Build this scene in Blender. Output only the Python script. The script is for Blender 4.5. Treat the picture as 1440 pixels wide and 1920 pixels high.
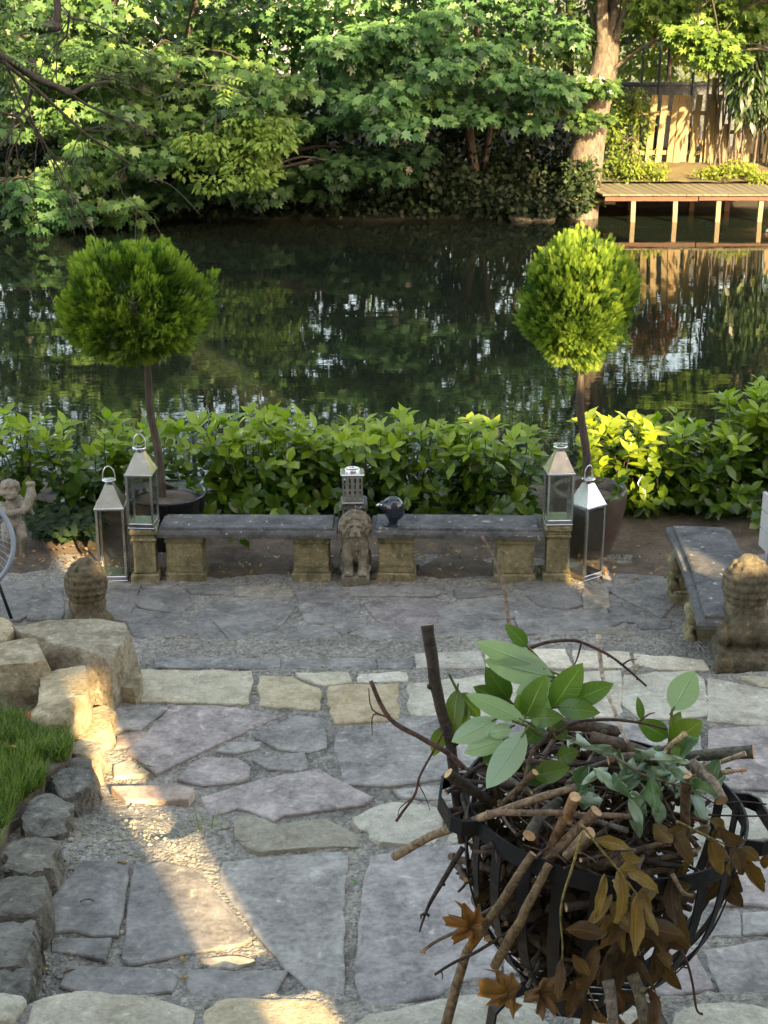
import bpy, bmesh, math, random
import numpy as np
from mathutils import Vector, Matrix, Quaternion, noise as mnoise
for o in list(bpy.data.objects): bpy.data.objects.remove(o)
SC = bpy.context.scene
COL = SC.collection
R = math.radians
rnd = random.Random(7)
RG = np.random.default_rng(11)
# ------------------------------------------------------------------ camera
F_PX, PITCH, CAM_H = 2770.0, R(19.115), 3.4
cd = bpy.data.cameras.new('camera'); cam = bpy.data.objects.new('camera', cd); COL.objects.link(cam)
cam.location = (0, 0, CAM_H); cam.rotation_euler = (R(90) - PITCH, 0, 0)
cd.sensor_fit = 'VERTICAL'; cd.sensor_height = 36.0; cd.lens = F_PX / 1920 * 36
cd.clip_start = .05; cd.clip_end = 1500
SC.camera = cam
# ------------------------------------------------------------------ light
SUN_EL, SUN_AZ = 24.0, 23.0           # light travels towards +Y and a little to -X
w = bpy.data.worlds.new('World'); SC.world = w; w.use_nodes = True
wn = w.node_tree; bgn = wn.nodes['Background']
sky = wn.nodes.new('ShaderNodeTexSky'); sky.sky_type = 'NISHITA'; sky.sun_disc = False
sky.sun_elevation = R(SUN_EL); sky.sun_rotation = R(180 - SUN_AZ)
sky.air_density = 1.0; sky.dust_density = 2.5; sky.ozone_density = .6
skt = wn.nodes.new('ShaderNodeMix'); skt.data_type = 'RGBA'; skt.blend_type = 'MULTIPLY'; skt.inputs[0].default_value = 1; skt.inputs[7].default_value = (1.18, .98, .77, 1)   # the camera's warm white balance
wn.links.new(sky.outputs[0], skt.inputs[6]); wn.links.new(skt.outputs[2], bgn.inputs[0]); bgn.inputs[1].default_value = .15
sd = bpy.data.lights.new('sun', 'SUN'); sun = bpy.data.objects.new('sun', sd); COL.objects.link(sun)
sd.energy = 5.0; sd.angle = R(.5); sd.color = (1, .72, .38)
ldir = Vector((-math.sin(R(SUN_AZ)) * math.cos(R(SUN_EL)), math.cos(R(SUN_AZ)) * math.cos(R(SUN_EL)), -math.sin(R(SUN_EL))))
sun.rotation_euler = ldir.to_track_quat('-Z', 'Y').to_euler(); sun.location = (4, -10, 12)
SC.view_settings.view_transform = 'Standard'; SC.view_settings.look = 'None'
SC.view_settings.exposure = 2.5; SC.view_settings.gamma = 1; SC.view_settings.use_curve_mapping = False
SC.render.engine = 'CYCLES'
try:
    SC.cycles.use_denoising = True; SC.cycles.denoiser = 'OPENIMAGEDENOISE'
except Exception: pass
SC.cycles.max_bounces = 10; SC.cycles.transparent_max_bounces = 12; SC.cycles.caustics_reflective = False; SC.cycles.caustics_refractive = False
SC.cycles.use_adaptive_sampling = True; SC.cycles.adaptive_threshold = .02
# ------------------------------------------------------------------ photo survey -> world points
CP, SP = math.cos(PITCH), math.sin(PITCH)
def ray(px, py):
    dx, dy = (px - 720) / F_PX, (py - 960) / F_PX
    return Vector((dx, CP - dy * SP, -SP - dy * CP))
def atz(px, py, z):
    d = ray(px, py); t = (z - CAM_H) / d.z
    return Vector((d.x * t, d.y * t, z))
def aty(px, py, y):
    d = ray(px, py); t = y / d.y
    return Vector((d.x * t, y, CAM_H + d.z * t))
def atd(px, py, dep):
    return Vector((0, 0, CAM_H)) + ray(px, py) * dep
# ------------------------------------------------------------------ objects
def tag(o, label=None, cat=None, group=None, kind=None):
    if label: o['label'] = label
    if cat: o['category'] = cat
    if group: o['group'] = group
    if kind: o['kind'] = kind
    return o
def empty(name, loc=(0, 0, 0), rz=0.0, label=None, cat=None, group=None, rot=None):
    o = bpy.data.objects.new(name, None); COL.objects.link(o); o.location = loc
    o.rotation_euler = rot if rot else (0, 0, rz); o.empty_display_size = .1
    return tag(o, label, cat, group)
def link(name, me, mats=None, parent=None, loc=None, color=None, rot=None):
    o = bpy.data.objects.new(name, me); COL.objects.link(o)
    if mats:
        for m in (mats if isinstance(mats, (list, tuple)) else [mats]): me.materials.append(m)
    if parent: o.parent = parent
    if loc is not None: o.location = loc
    if rot is not None: o.rotation_euler = rot
    if color is not None: o.color = (*color, 1)
    return o
def pymesh(name, v, f, smooth=False, mi=None):
    me = bpy.data.meshes.new(name); me.from_pydata([tuple(x) for x in v], [], f); me.update()
    if smooth: me.polygons.foreach_set('use_smooth', [True] * len(me.polygons))
    if mi: me.polygons.foreach_set('material_index', mi)
    return me
def npmesh(name, V, T, tint=None, smooth=False):
    """V (n,3) floats, T (m,3) triangle indices"""
    me = bpy.data.meshes.new(name); V = np.asarray(V, np.float32); T = np.asarray(T, np.int32)
    me.vertices.add(len(V)); me.vertices.foreach_set('co', V.ravel())
    me.loops.add(T.size); me.loops.foreach_set('vertex_index', T.ravel())
    me.polygons.add(len(T)); me.polygons.foreach_set('loop_start', np.arange(0, T.size, 3, dtype=np.int32))
    try: me.polygons.foreach_set('loop_total', np.full(len(T), 3, np.int32))
    except Exception: pass
    if tint is not None:
        a = me.attributes.new('tint', 'FLOAT', 'POINT'); a.data.foreach_set('value', np.asarray(tint, np.float32))
    me.update(calc_edges=True)
    if smooth: me.polygons.foreach_set('use_smooth', np.ones(len(T), bool))
    return me
class MB:
    """collects simple solids for ONE mesh"""
    def __init__(s): s.v = []; s.f = []; s.m = []; s.sm = []
    def add(s, v, f, mi=0, M=None, sm=False):
        b = len(s.v)
        s.v += [M @ Vector(x) for x in v] if M else [Vector(x) for x in v]
        s.f += [[i + b for i in q] for q in f]; s.m += [mi] * len(f); s.sm += [sm] * len(f); return s
    def box(s, x0, x1, y0, y1, z0, z1, bev=0.0, mi=0, M=None, taper=1.0):
        if bev <= 0:
            cx, cy = (x0 + x1) / 2, (y0 + y1) / 2
            tx = lambda x: cx + (x - cx) * taper
            ty = lambda y: cy + (y - cy) * taper
            v = [(x0, y0, z0), (x1, y0, z0), (x1, y1, z0), (x0, y1, z0), (tx(x0), ty(y0), z1), (tx(x1), ty(y0), z1), (tx(x1), ty(y1), z1), (tx(x0), ty(y1), z1)]
            return s.add(v, [(3, 2, 1, 0), (4, 5, 6, 7), (0, 1, 5, 4), (1, 2, 6, 5), (2, 3, 7, 6), (3, 0, 4, 7)], mi, M)
        b = bev; rings = []
        for z, i in ((z0, b), (z0 + b, 0), (z1 - b, 0), (z1, b)):
            rings.append([(x0 + i + b * .6, y0 + i, z), (x1 - i - b * .6, y0 + i, z), (x1 - i, y0 + i + b * .6, z), (x1 - i, y1 - i - b * .6, z),
                          (x1 - i - b * .6, y1 - i, z), (x0 + i + b * .6, y1 - i, z), (x0 + i, y1 - i - b * .6, z), (x0 + i, y0 + i + b * .6, z)])
        return s.loft(rings, True, True, mi, M)
    def loft(s, rings, cap0=True, cap1=True, mi=0, M=None, sm=False, capmi=None, closed=True):
        n = len(rings[0]); v = [p for r in rings for p in r]; f = []
        for k in range(len(rings) - 1):
            for i in range(n if closed else n - 1):
                j = (i + 1) % n; f.append((k * n + i, k * n + j, (k + 1) * n + j, (k + 1) * n + i))
        s.add(v, f, mi, M, sm)
        b = len(s.v) - len(v); cm = mi if capmi is None else capmi
        if cap0: s.f.append([b + i for i in reversed(range(n))]); s.m.append(cm); s.sm.append(False)
        if cap1: s.f.append([b + (len(rings) - 1) * n + i for i in range(n)]); s.m.append(cm); s.sm.append(False)
        return s
    def lathe(s, prof, n=24, mi=0, M=None, cap0=True, cap1=True, sm=True):
        rings = [[(r * math.cos(2 * math.pi * i / n), r * math.sin(2 * math.pi * i / n), z) for i in range(n)] for r, z in prof]
        return s.loft(rings, cap0, cap1, mi, M, sm)
    def tube(s, pts, rad, n=7, mi=0, capmi=None, sm=True, M=None, closed=False):
        pts = [Vector(p) for p in pts]; m = len(pts); rad = [rad] * m if not isinstance(rad, (list, tuple)) else list(rad)
        rings = []; t0 = None; u = None
        for k in range(m):
            t = (pts[(k + 1) % m] - pts[k - 1]) if closed else (pts[min(k + 1, m - 1)] - pts[max(k - 1, 0)])
            if t.length < 1e-9: t = Vector((0, 0, 1))
            t.normalize()
            if u is None: u = t.orthogonal().normalized()
            else:
                u = (u - t * u.dot(t))
                u = u.normalized() if u.length > 1e-6 else t.orthogonal().normalized()
            q = t.cross(u)
            rings.append([pts[k] + (u * math.cos(2 * math.pi * i / n) + q * math.sin(2 * math.pi * i / n)) * rad[k] for i in range(n)])
        if closed: rings.append(rings[0])
        return s.loft(rings, not closed, not closed, mi, M, sm, capmi)
    def mesh(s, name):
        return pymesh(name, s.v, s.f, False, None) if not any(s.m) and not any(s.sm) else s._m(name)
    def _m(s, name):
        me = pymesh(name, s.v, s.f); me.polygons.foreach_set('material_index', s.m); me.polygons.foreach_set('use_smooth', s.sm); return me
    def build(s, name, mats, parent=None, color=None, loc=None, rot=None): return link(name, s.mesh(name), mats, parent, loc, color, rot)
def spline(pts, k=4):
    P = [Vector(p) for p in pts]; out = []
    for i in range(len(P) - 1):
        a, b, c, d = P[max(i - 1, 0)], P[i], P[i + 1], P[min(i + 2, len(P) - 1)]
        for j in range(k):
            t = j / k
            out.append(.5 * ((2 * b) + (c - a) * t + (2 * a - 5 * b + 4 * c - d) * t * t + (3 * b - a - 3 * c + d) * t ** 3))
    out.append(P[-1]); return out
def vnoise(x, y, sc, seed=0):
    x = np.asarray(x) / sc; y = np.asarray(y) / sc
    xi = np.floor(x).astype(np.int64); yi = np.floor(y).astype(np.int64); fx = x - xi; fy = y - yi
    fx = fx * fx * (3 - 2 * fx); fy = fy * fy * (3 - 2 * fy)
    def h(a, b):
        n = (a * 374761393 + b * 668265263 + seed * 982451653) & 0x7fffffff
        n = ((n ^ (n >> 13)) * 1274126177) & 0x7fffffff
        return ((n ^ (n >> 16)) & 0xffff) / 65535.0
    return (h(xi, yi) * (1 - fx) + h(xi + 1, yi) * fx) * (1 - fy) + (h(xi, yi + 1) * (1 - fx) + h(xi + 1, yi + 1) * fx) * fy
def copy_tree(o, parent=None):
    c = o.copy(); COL.objects.link(c); c.parent = parent
    for ch in [x for x in bpy.data.objects if x.parent == o]: copy_tree(ch, c)
    return c
# ------------------------------------------------------------------ materials
def mk(name):
    m = bpy.data.materials.new(name); m.use_nodes = True; nt = m.node_tree
    return m, nt, nt.nodes['Principled BSDF'], nt.nodes['Material Output']
def nd(nt, t, **kw):
    n = nt.nodes.new(t)
    for k, v in kw.items():
        if k.startswith('i_'): n.inputs[k[2:].replace('_', ' ')].default_value = v
        else: setattr(n, k, v)
    return n
def coords(nt, sc=(1, 1, 1), src='Object'):
    tc = nd(nt, 'ShaderNodeTexCoord'); mp = nd(nt, 'ShaderNodeMapping'); mp.inputs['Scale'].default_value = sc
    if src == 'World':
        g = nd(nt, 'ShaderNodeNewGeometry'); nt.links.new(g.outputs['Position'], mp.inputs[0])
    else: nt.links.new(tc.outputs[src], mp.inputs[0])
    return mp.outputs[0]
def noise(nt, co, scale, detail=4, rough=.55, dist=0):
    n = nd(nt, 'ShaderNodeTexNoise'); n.inputs['Scale'].default_value = scale; n.inputs['Detail'].default_value = detail
    n.inputs['Roughness'].default_value = rough; n.inputs['Distortion'].default_value = dist; nt.links.new(co, n.inputs['Vector']); return n.outputs['Fac']
def voro(nt, co, scale, feat='F1', out='Distance'):
    n = nd(nt, 'ShaderNodeTexVoronoi'); n.feature = feat; n.inputs['Scale'].default_value = scale; nt.links.new(co, n.inputs['Vector']); return n.outputs[out]
def ramp(nt, fac, stops):
    n = nd(nt, 'ShaderNodeValToRGB'); e = n.color_ramp.elements
    while len(e) < len(stops): e.new(.5)
    for el, (p, c) in zip(e, stops): el.position = p; el.color = (*c, 1) if len(c) == 3 else c
    nt.links.new(fac, n.inputs[0]); return n.outputs[0]
def mix(nt, fac, a, b, mode='MIX'):
    n = nd(nt, 'ShaderNodeMix', data_type='RGBA', blend_type=mode)
    for s, v in ((0, fac), (6, a), (7, b)):
        if hasattr(v, 'links') or hasattr(v, 'is_linked'): nt.links.new(v, n.inputs[s])
        else: n.inputs[s].default_value = (*v, 1) if isinstance(v, (tuple, list)) else v
    return n.outputs[2]
def math_(nt, op, a, b=None):
    n = nd(nt, 'ShaderNodeMath', operation=op)
    for i, v in enumerate((a, b)):
        if v is None: continue
        if hasattr(v, 'is_linked'): nt.links.new(v, n.inputs[i])
        else: n.inputs[i].default_value = v
    return n.outputs[0]
def bump(nt, bs, h, strength, dist):
    b = nd(nt, 'ShaderNodeBump'); b.inputs['Strength'].default_value = strength; b.inputs['Distance'].default_value = dist
    nt.links.new(h, b.inputs['Height']); nt.links.new(b.outputs[0], bs.inputs['Normal']); return b
def objcol(nt): return nd(nt, 'ShaderNodeObjectInfo').outputs['Color']
MATS = {}
def stone_mat(name, lo, hi, spots=None, sc=1.0, bstr=.6, bdist=.01, rough=.85, use_obj=False, fine=60, moss=None, cleft=False, spotth=.62):
    m, nt, bs, out = mk(name); co = coords(nt, (1, 1, 1), 'World' if not use_obj == 'local' else 'Object')
    n1 = noise(nt, co, 3.2 * sc, 7, .62, .4); n2 = noise(nt, co, fine * sc, 5, .65); n3 = noise(nt, co, 14 * sc, 5, .6, .6)
    a = math_(nt, 'ADD', math_(nt, 'MULTIPLY', n1, .45), math_(nt, 'ADD', math_(nt, 'MULTIPLY', n2, .25), math_(nt, 'MULTIPLY', n3, .3)))
    c = ramp(nt, a, [(.40, lo), (.60, hi)])
    if spots: c = mix(nt, ramp(nt, n3, [(spotth, (0, 0, 0)), (spotth + .06, (1, 1, 1))]), c, spots)
    if moss: c = mix(nt, ramp(nt, noise(nt, co, 5 * sc, 6, .65), [(.5, (0, 0, 0)), (.66, (.8, .8, .8))]), c, moss)
    if use_obj: c = mix(nt, 1.0, c, objcol(nt), 'MULTIPLY')
    nt.links.new(c, bs.inputs['Base Color']); bs.inputs['Roughness'].default_value = rough
    h = math_(nt, 'ADD', math_(nt, 'MULTIPLY', n3, .8), math_(nt, 'MULTIPLY', n2, .5))
    if cleft:
        st = coords(nt, (1, 2.2, 1), 'World'); v = noise(nt, st, 7, 3, .5, 1.2)
        fl = math_(nt, 'SNAP', v, .09); h = math_(nt, 'ADD', math_(nt, 'MULTIPLY', h, .5), math_(nt, 'MULTIPLY', fl, 2.4))
    bump(nt, bs, h, bstr, bdist); MATS[name] = m; return m
def plain(name, col, rough=.5, metal=0.0, var=.25, sc=8, bstr=.0, coat=0, spec=.5):
    m, nt, bs, out = mk(name); co = coords(nt); n = noise(nt, co, sc, 5, .6)
    c = ramp(nt, n, [(.3, tuple(x * (1 - var) for x in col)), (.7, tuple(min(1, x * (1 + var)) for x in col))])
    nt.links.new(c, bs.inputs['Base Color']); bs.inputs['Metallic'].default_value = metal; bs.inputs['Specular IOR Level'].default_value = spec
    rr = ramp(nt, noise(nt, co, sc * 2.3, 4), [(.3, (rough * .8,) * 3), (.7, (min(1, rough * 1.25),) * 3)]); nt.links.new(rr, bs.inputs['Roughness'])
    bs.inputs['Coat Weight'].default_value = coat
    if bstr: bump(nt, bs, noise(nt, co, sc * 5, 4), bstr, .004)
    MATS[name] = m; return m
def leaf_mat(name, dark, mid, light, rough=.45, trans=.3, use_obj=False, under=None, spec=.4, vein=False):
    m, nt, bs, out = mk(name)
    at = nd(nt, 'ShaderNodeAttribute', attribute_name='tint')
    c = ramp(nt, at.outputs['Fac'], [(0, dark), (.5, mid), (1, light)])
    c = mix(nt, .35, c, mix(nt, noise(nt, coords(nt, src='World'), 9, 3), (.45, .45, .45), (1.3, 1.3, 1.2)), 'MULTIPLY')
    if use_obj: c = mix(nt, 1.0, c, objcol(nt), 'MULTIPLY')
    if vein:      # midrib and side veins, from coordinates laid on each leaf
        lv = nd(nt, 'ShaderNodeAttribute', attribute_name='luv'); sx = nd(nt, 'ShaderNodeSeparateXYZ'); nt.links.new(lv.outputs['Vector'], sx.inputs[0])
        au = math_(nt, 'ABSOLUTE', sx.outputs[0]); wv = math_(nt, 'SINE', math_(nt, 'MULTIPLY', math_(nt, 'SUBTRACT', sx.outputs[1], math_(nt, 'MULTIPLY', au, .16)), 56.0))
        sv = ramp(nt, wv, [(.80, (0, 0, 0)), (1.0, (1, 1, 1))]); mr = ramp(nt, au, [(.03, (1, 1, 1)), (.09, (0, 0, 0))])
        vf = math_(nt, 'MAXIMUM', mr, math_(nt, 'MULTIPLY', sv, .30)); c = mix(nt, math_(nt, 'MULTIPLY', vf, .8), c, mix(nt, 1.0, c, (1.9, 1.75, 1.7), 'MULTIPLY'))
        bump(nt, bs, math_(nt, 'MULTIPLY', vf, -1), .5, .004)
    if under:
        g = nd(nt, 'ShaderNodeNewGeometry'); c = mix(nt, g.outputs['Backfacing'], c, under)
    nt.links.new(c, bs.inputs['Base Color']); bs.inputs['Roughness'].default_value = rough; bs.inputs['Specular IOR Level'].default_value = spec
    if trans:
        tr = nd(nt, 'ShaderNodeBsdfTranslucent'); ms = nd(nt, 'ShaderNodeMixShader'); ms.inputs[0].default_value = trans
        nt.links.new(mix(nt, 1.0, c, (1.5, 1.7, .8), 'MULTIPLY'), tr.inputs[0])
        nt.links.new(bs.outputs[0], ms.inputs[1]); nt.links.new(tr.outputs[0], ms.inputs[2]); nt.links.new(ms.outputs[0], out.inputs[0])
    MATS[name] = m; return m
def bark_mat(name, lo, hi, sc=(6, 6, 1.2), bstr=.8, bdist=.02, use_obj=False, moss=None, fine=7):
    m, nt, bs, out = mk(name); co = coords(nt, sc); n = noise(nt, co, fine, 6, .65, .5); c = ramp(nt, n, [(.35, lo), (.68, hi)])
    if moss: c = mix(nt, ramp(nt, noise(nt, coords(nt), 3, 4), [(.5, (0, 0, 0)), (.65, (1, 1, 1))]), c, moss)
    if use_obj: c = mix(nt, 1.0, c, objcol(nt), 'MULTIPLY')
    nt.links.new(c, bs.inputs['Base Color']); bs.inputs['Roughness'].default_value = .85; bump(nt, bs, n, bstr, bdist); MATS[name] = m; return m
# stone
M_flag = stone_mat('flagstone_slate', (.125, .117, .105), (.365, .343, .302), (.43, .39, .32), 1.3, .8, .008, .75, True, 38, cleft=True, spotth=.63)
M_lime = stone_mat('limestone_block', (.30, .27, .20), (.58, .54, .44), (.66, .63, .55), 2.2, .8, .012, .9, True, 40, spotth=.64)
M_rock = stone_mat('rough_limestone', (.22, .185, .125), (.56, .50, .38), (.62, .58, .5), 1.6, 1.0, .03, .92, True, 30, moss=(.17, .145, .08))
M_darkrock = stone_mat('dark_edge_stone', (.06, .056, .047), (.25, .235, .20), (.3, .29, .26), 1.6, 1.0, .03, .92, True, 30)
M_bench = stone_mat('weathered_bench_top', (.035, .035, .036), (.155, .152, .148), (.46, .47, .45), 1.7, .9, .008, .8, False, 70, spotth=.635)
M_leg = stone_mat('mossy_cast_stone', (.12, .10, .05), (.34, .285, .16), (.42, .37, .25), 2.0, .7, .006, .88, False, 50, moss=(.07, .075, .03))
M_statue = stone_mat('weathered_statue_stone', (.10, .088, .065), (.31, .275, .215), (.42, .40, .35), 3.0, .9, .008, .9, 'local', 45, moss=(.085, .075, .05))
M_cherub = stone_mat('pale_statue_stone', (.19, .17, .14), (.44, .41, .35), (.5, .48, .43), 4.0, .8, .006, .9, 'local', 50)
# mortar with gravel
def gravel_mat():
    m, nt, bs, out = mk('mortar_and_gravel'); co = coords(nt, src='World')
    v = voro(nt, co, 70); vc = voro(nt, co, 70, out='Color'); n = noise(nt, co, 2.6, 5, .6); nf = noise(nt, co, 25, 6, .7); v2 = voro(nt, co, 150)
    c = ramp(nt, math_(nt, 'ADD', math_(nt, 'MULTIPLY', n, .5), math_(nt, 'MULTIPLY', nf, .5)), [(.34, (.15, .14, .118)), (.5, (.29, .27, .23)), (.66, (.45, .415, .345))])
    vg = nd(nt, 'ShaderNodeRGBToBW'); nt.links.new(vc, vg.inputs[0]); c = mix(nt, .45, c, vg.outputs[0], 'OVERLAY'); nt.links.new(c, bs.inputs['Base Color']); bs.inputs['Roughness'].default_value = .95
    h = math_(nt, 'ADD', math_(nt, 'SUBTRACT', math_(nt, 'MULTIPLY', nf, 1.6), v), math_(nt, 'MULTIPLY', v2, -.4)); bump(nt, bs, h, 1.0, .014); MATS['gravel'] = m; return m
M_gravel = gravel_mat()
def soil_mat(name, lo, hi):
    m, nt, bs, out = mk(name); co = coords(nt, src='World'); n = noise(nt, co, 6, 8, .7, .3); nf = noise(nt, co, 60, 5, .7)
    c = ramp(nt, math_(nt, 'ADD', math_(nt, 'MULTIPLY', n, .6), math_(nt, 'MULTIPLY', nf, .4)), [(.36, lo), (.66, hi)])
    nt.links.new(c, bs.inputs['Base Color']); bs.inputs['Roughness'].default_value = .95; bump(nt, bs, math_(nt, 'ADD', n, nf), .9, .02); return m
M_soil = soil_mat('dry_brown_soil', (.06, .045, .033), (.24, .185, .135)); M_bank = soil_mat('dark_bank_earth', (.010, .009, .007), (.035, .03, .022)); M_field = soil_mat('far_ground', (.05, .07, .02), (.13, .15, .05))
# water
def water_mat():
    m, nt, bs, out = mk('murky_river_water')
    co = coords(nt, (1, 1, 1), 'World')
    c = ramp(nt, noise(nt, co, .25, 3), [(.35, (.007, .011, .008)), (.7, (.014, .017, .010))])
    nt.links.new(c, bs.inputs['Base Color']); bs.inputs['Roughness'].default_value = .015; bs.inputs['IOR'].default_value = 1.333
    n1 = noise(nt, coords(nt, (.7, 1.6, 1), 'World'), 1.6, 3, .5, .3); n2 = noise(nt, coords(nt, (.8, 2.6, 1), 'World'), 6.0, 2, .5); n3 = noise(nt, co, .35, 2, .5)
    h = math_(nt, 'ADD', math_(nt, 'MULTIPLY', n1, 1.0), math_(nt, 'MULTIPLY', n2, .16)); h = math_(nt, 'MULTIPLY', h, math_(nt, 'ADD', n3, .15))
    bump(nt, bs, h, .5, .0045); return m
M_water = water_mat()
# metal, glass, wood
M_steel = plain('polished_steel', (.62, .62, .63), .22, 1.0, .12, 12); M_iron = plain('black_painted_iron', (.006, .0065, .009), .5, 0, .3, 20, .1, 0, .35); M_pewter = plain('dull_pewter', (.42, .40, .38), .38, 1.0, .2, 25)
M_black = plain('black_glazed_ceramic', (.010, .011, .016), .16, 0, .3, 6, 0, .4); M_potbrown = plain('brown_glazed_stoneware', (.075, .055, .045), .35, 0, .45, 5, .15, .2); M_bird = plain('glossy_navy_ceramic', (.010, .013, .028), .12, 0, .3, 6, 0, .6)
M_wire = plain('green_coated_wire', (.03, .05, .04), .5, 0, .2, 10); M_cord = plain('grey_blue_plastic_cord', (.20, .24, .30), .45, 0, .15, 10); M_white = plain('whitewashed_board', (.45, .44, .45), .7, 0, .1, 6)
M_render = plain('cream_render', (.55, .50, .42), .9, 0, .08, 1.5); M_tile = plain('clay_roof', (.25, .11, .07), .8, 0, .3, 4); M_tarp = stone_mat('grey_wall_stone', (.04, .048, .058), (.10, .11, .125), None, 1.5, .6, .01); M_dk = plain('dark_window', (.02, .025, .03), .1)
def glass_mat():
    m, nt, bs, out = mk('lantern_glass'); tr = nd(nt, 'ShaderNodeBsdfTransparent'); gl = nd(nt, 'ShaderNodeBsdfGlossy'); gl.inputs['Roughness'].default_value = .02
    tr.inputs[0].default_value = (.86, .87, .85, 1); fr = nd(nt, 'ShaderNodeLayerWeight'); fr.inputs[0].default_value = .5; pw = math_(nt, 'POWER', fr.outputs[1], 4.0); ms = nd(nt, 'ShaderNodeMixShader')
    nt.links.new(math_(nt, 'ADD', math_(nt, 'MULTIPLY', pw, .6), .05), ms.inputs[0]); nt.links.new(tr.outputs[0], ms.inputs[1]); nt.links.new(gl.outputs[0], ms.inputs[2]); nt.links.new(ms.outputs[0], out.inputs[0]); return m
M_glass = glass_mat()
M_wood = bark_mat('weathered_softwood', (.13, .105, .065), (.31, .26, .165), (30, 30, 1.5), .4, .006, True, None, 5); M_deck = bark_mat('grey_deck_board', (.065, .064, .045), (.17, .155, .105), (1.5, 20, 20), .5, .006, True, None, 5)
M_redwood = bark_mat('reddish_beam', (.045, .025, .018), (.13, .068, .042), (2, 12, 12), .6, .01)
M_bark = bark_mat('grey_brown_bark', (.045, .038, .03), (.17, .14, .11), (7, 7, 2.2), .8, .03, False, None, 3); M_darkbark = bark_mat('dark_branch_bark', (.02, .017, .014), (.065, .055, .045), (9, 9, 3), .7, .01)
M_topbark = bark_mat('topiary_bark', (.035, .026, .02), (.11, .085, .065), (50, 50, 6), .8, .006, False, None, 1.5)
M_stick = bark_mat('stick_bark', (.30, .27, .25), (1.35, 1.22, 1.08), (26, 26, 26), 1.0, .006, True, None, 2.2); M_cut = plain('fresh_cut_wood', (.52, .33, .17), .8, 0, .3, 60)
# leaves
M_maple = leaf_mat('maple_leaf', (.018, .042, .018), (.056, .118, .044), (.135, .225, .078), .40, .32, True, None, .6); M_ivy = leaf_mat('ivy_leaf', (.010, .020, .009), (.024, .046, .016), (.06, .095, .03), .55, .2, True, None, .2)
M_pinn = leaf_mat('pinnate_leaf', (.05, .09, .02), (.10, .17, .035), (.17, .25, .05), .5, .45, True); M_sunny = leaf_mat('lime_or_sunlit_leaf', (.06, .09, .02), (.12, .17, .035), (.19, .24, .055), .5, .45, True)
M_thuja = leaf_mat('thuja_spray', (.024, .062, .010), (.115, .20, .026), (.29, .385, .055), .55, .42, True); M_laurel = leaf_mat('laurel_leaf', (.016, .040, .008), (.075, .14, .014), (.30, .40, .03), .22, .40, True, None, .55)
M_blade = leaf_mat('grass_blade', (.04, .085, .014), (.12, .20, .03), (.28, .32, .09), .5, .35, True); M_cutleaf = leaf_mat('cut_laurel_leaf', (.025, .065, .010), (.085, .17, .018), (.17, .27, .03), .24, .25, True, (.34, .46, .29), .55, True)
M_dry = leaf_mat('dried_leaf', (.055, .036, .017), (.155, .108, .048), (.30, .225, .10), .6, .2, True, None, .3, True); M_wilt = leaf_mat('wilted_leaf', (.06, .11, .06), (.19, .26, .16), (.40, .47, .34), .4, .15, True, (.36, .45, .34), .5, True)
# ================================================================== SETTING
WZ = -.45
me = pymesh('water', [(-70, 10.4, WZ), (70, 10.4, WZ), (70, 29.5, WZ), (-70, 29.5, WZ)], [(0, 1, 2, 3)]); tag(link('water', me, M_water), 'dark green river reflecting the far trees', kind='structure')
def grid(x0, x1, y0, y1, nx, ny, fz):
    X, Y = np.meshgrid(np.linspace(x0, x1, nx), np.linspace(y0, y1, ny)); Z = fz(X, Y)
    V = np.stack([X.ravel(), Y.ravel(), Z.ravel()], 1); i = np.arange(nx - 1)[None, :] + nx * np.arange(ny - 1)[:, None]; i = i.ravel()
    T = np.concatenate([np.stack([i, i + 1, i + nx + 1], 1), np.stack([i, i + nx + 1, i + nx], 1)]); return V, T
def sstep(x, a, b):
    t = np.clip((x - a) / (b - a), 0, 1); return t * t * (3 - 2 * t)
# terraces of the paved slope (m above the lower patio)
ZG, Z1, Z2, Z3 = .10, .20, .42, .65
def bed_z(X, Y):
    j = (vnoise(X, Y, .22, 3) - .5) * .10 + (vnoise(X, Y, .07, 4) - .5) * .04
    z = ZG * (1 - sstep(Y + j, 7.44, 7.52)) + (Z1 - ZG) * (1 - sstep(Y + j, 6.80, 6.88))
    wl = sstep(X, -.95, -.60)                       # the left of the second step is a mortar ramp
    z = z + (Z2 - Z1) * ((1 - sstep(Y + j, 4.92, 5.03)) * wl + (1 - np.clip((Y + j * .5 - 4.82) / .72, 0, 1)) * (1 - wl)) + (Z3 - Z2) * (1 - sstep(Y + j, 3.62, 3.70))
    z = z + (vnoise(X, Y, .30, 1) - .5) * .014 + (vnoise(X, Y, .06, 2) - .5) * .009 + (vnoise(X, Y, .028, 8) - .5) * .009 - .006
    s = sstep(Y, 8.45, 8.75); return z * (1 - s) - .012 * s
V, T = grid(-3.4, 3.6, 1.4, 9.0, 351, 381, bed_z)
paving = link('paving', npmesh('paving', V, T, None, True), M_gravel); tag(paving, 'stepped terrace of flagstones bedded in gravelly mortar', kind='structure')
def soil_z(X, Y): return (vnoise(X, Y, .5, 11) - .5) * .05 + (vnoise(X, Y, .12, 12) - .5) * .02 + .004 - .5 * sstep(Y, 10.35, 10.6) * 1.4 - .06 * (1 - sstep(Y, 8.35, 8.75)) + .03 * sstep(Y, 9.2, 9.8)
V, T = grid(-6, 6, 8.3, 10.75, 301, 62, soil_z)
tag(link('soil_bed', npmesh('soil_bed', V, T, None, True), M_soil), 'bare brown earth under the benches and the hedge', kind='structure')
def near_z(X, Y): return -.14 - .8 * sstep(Y, 10.3, 10.55) + (vnoise(X, Y, 2, 5) - .5) * .04
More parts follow.
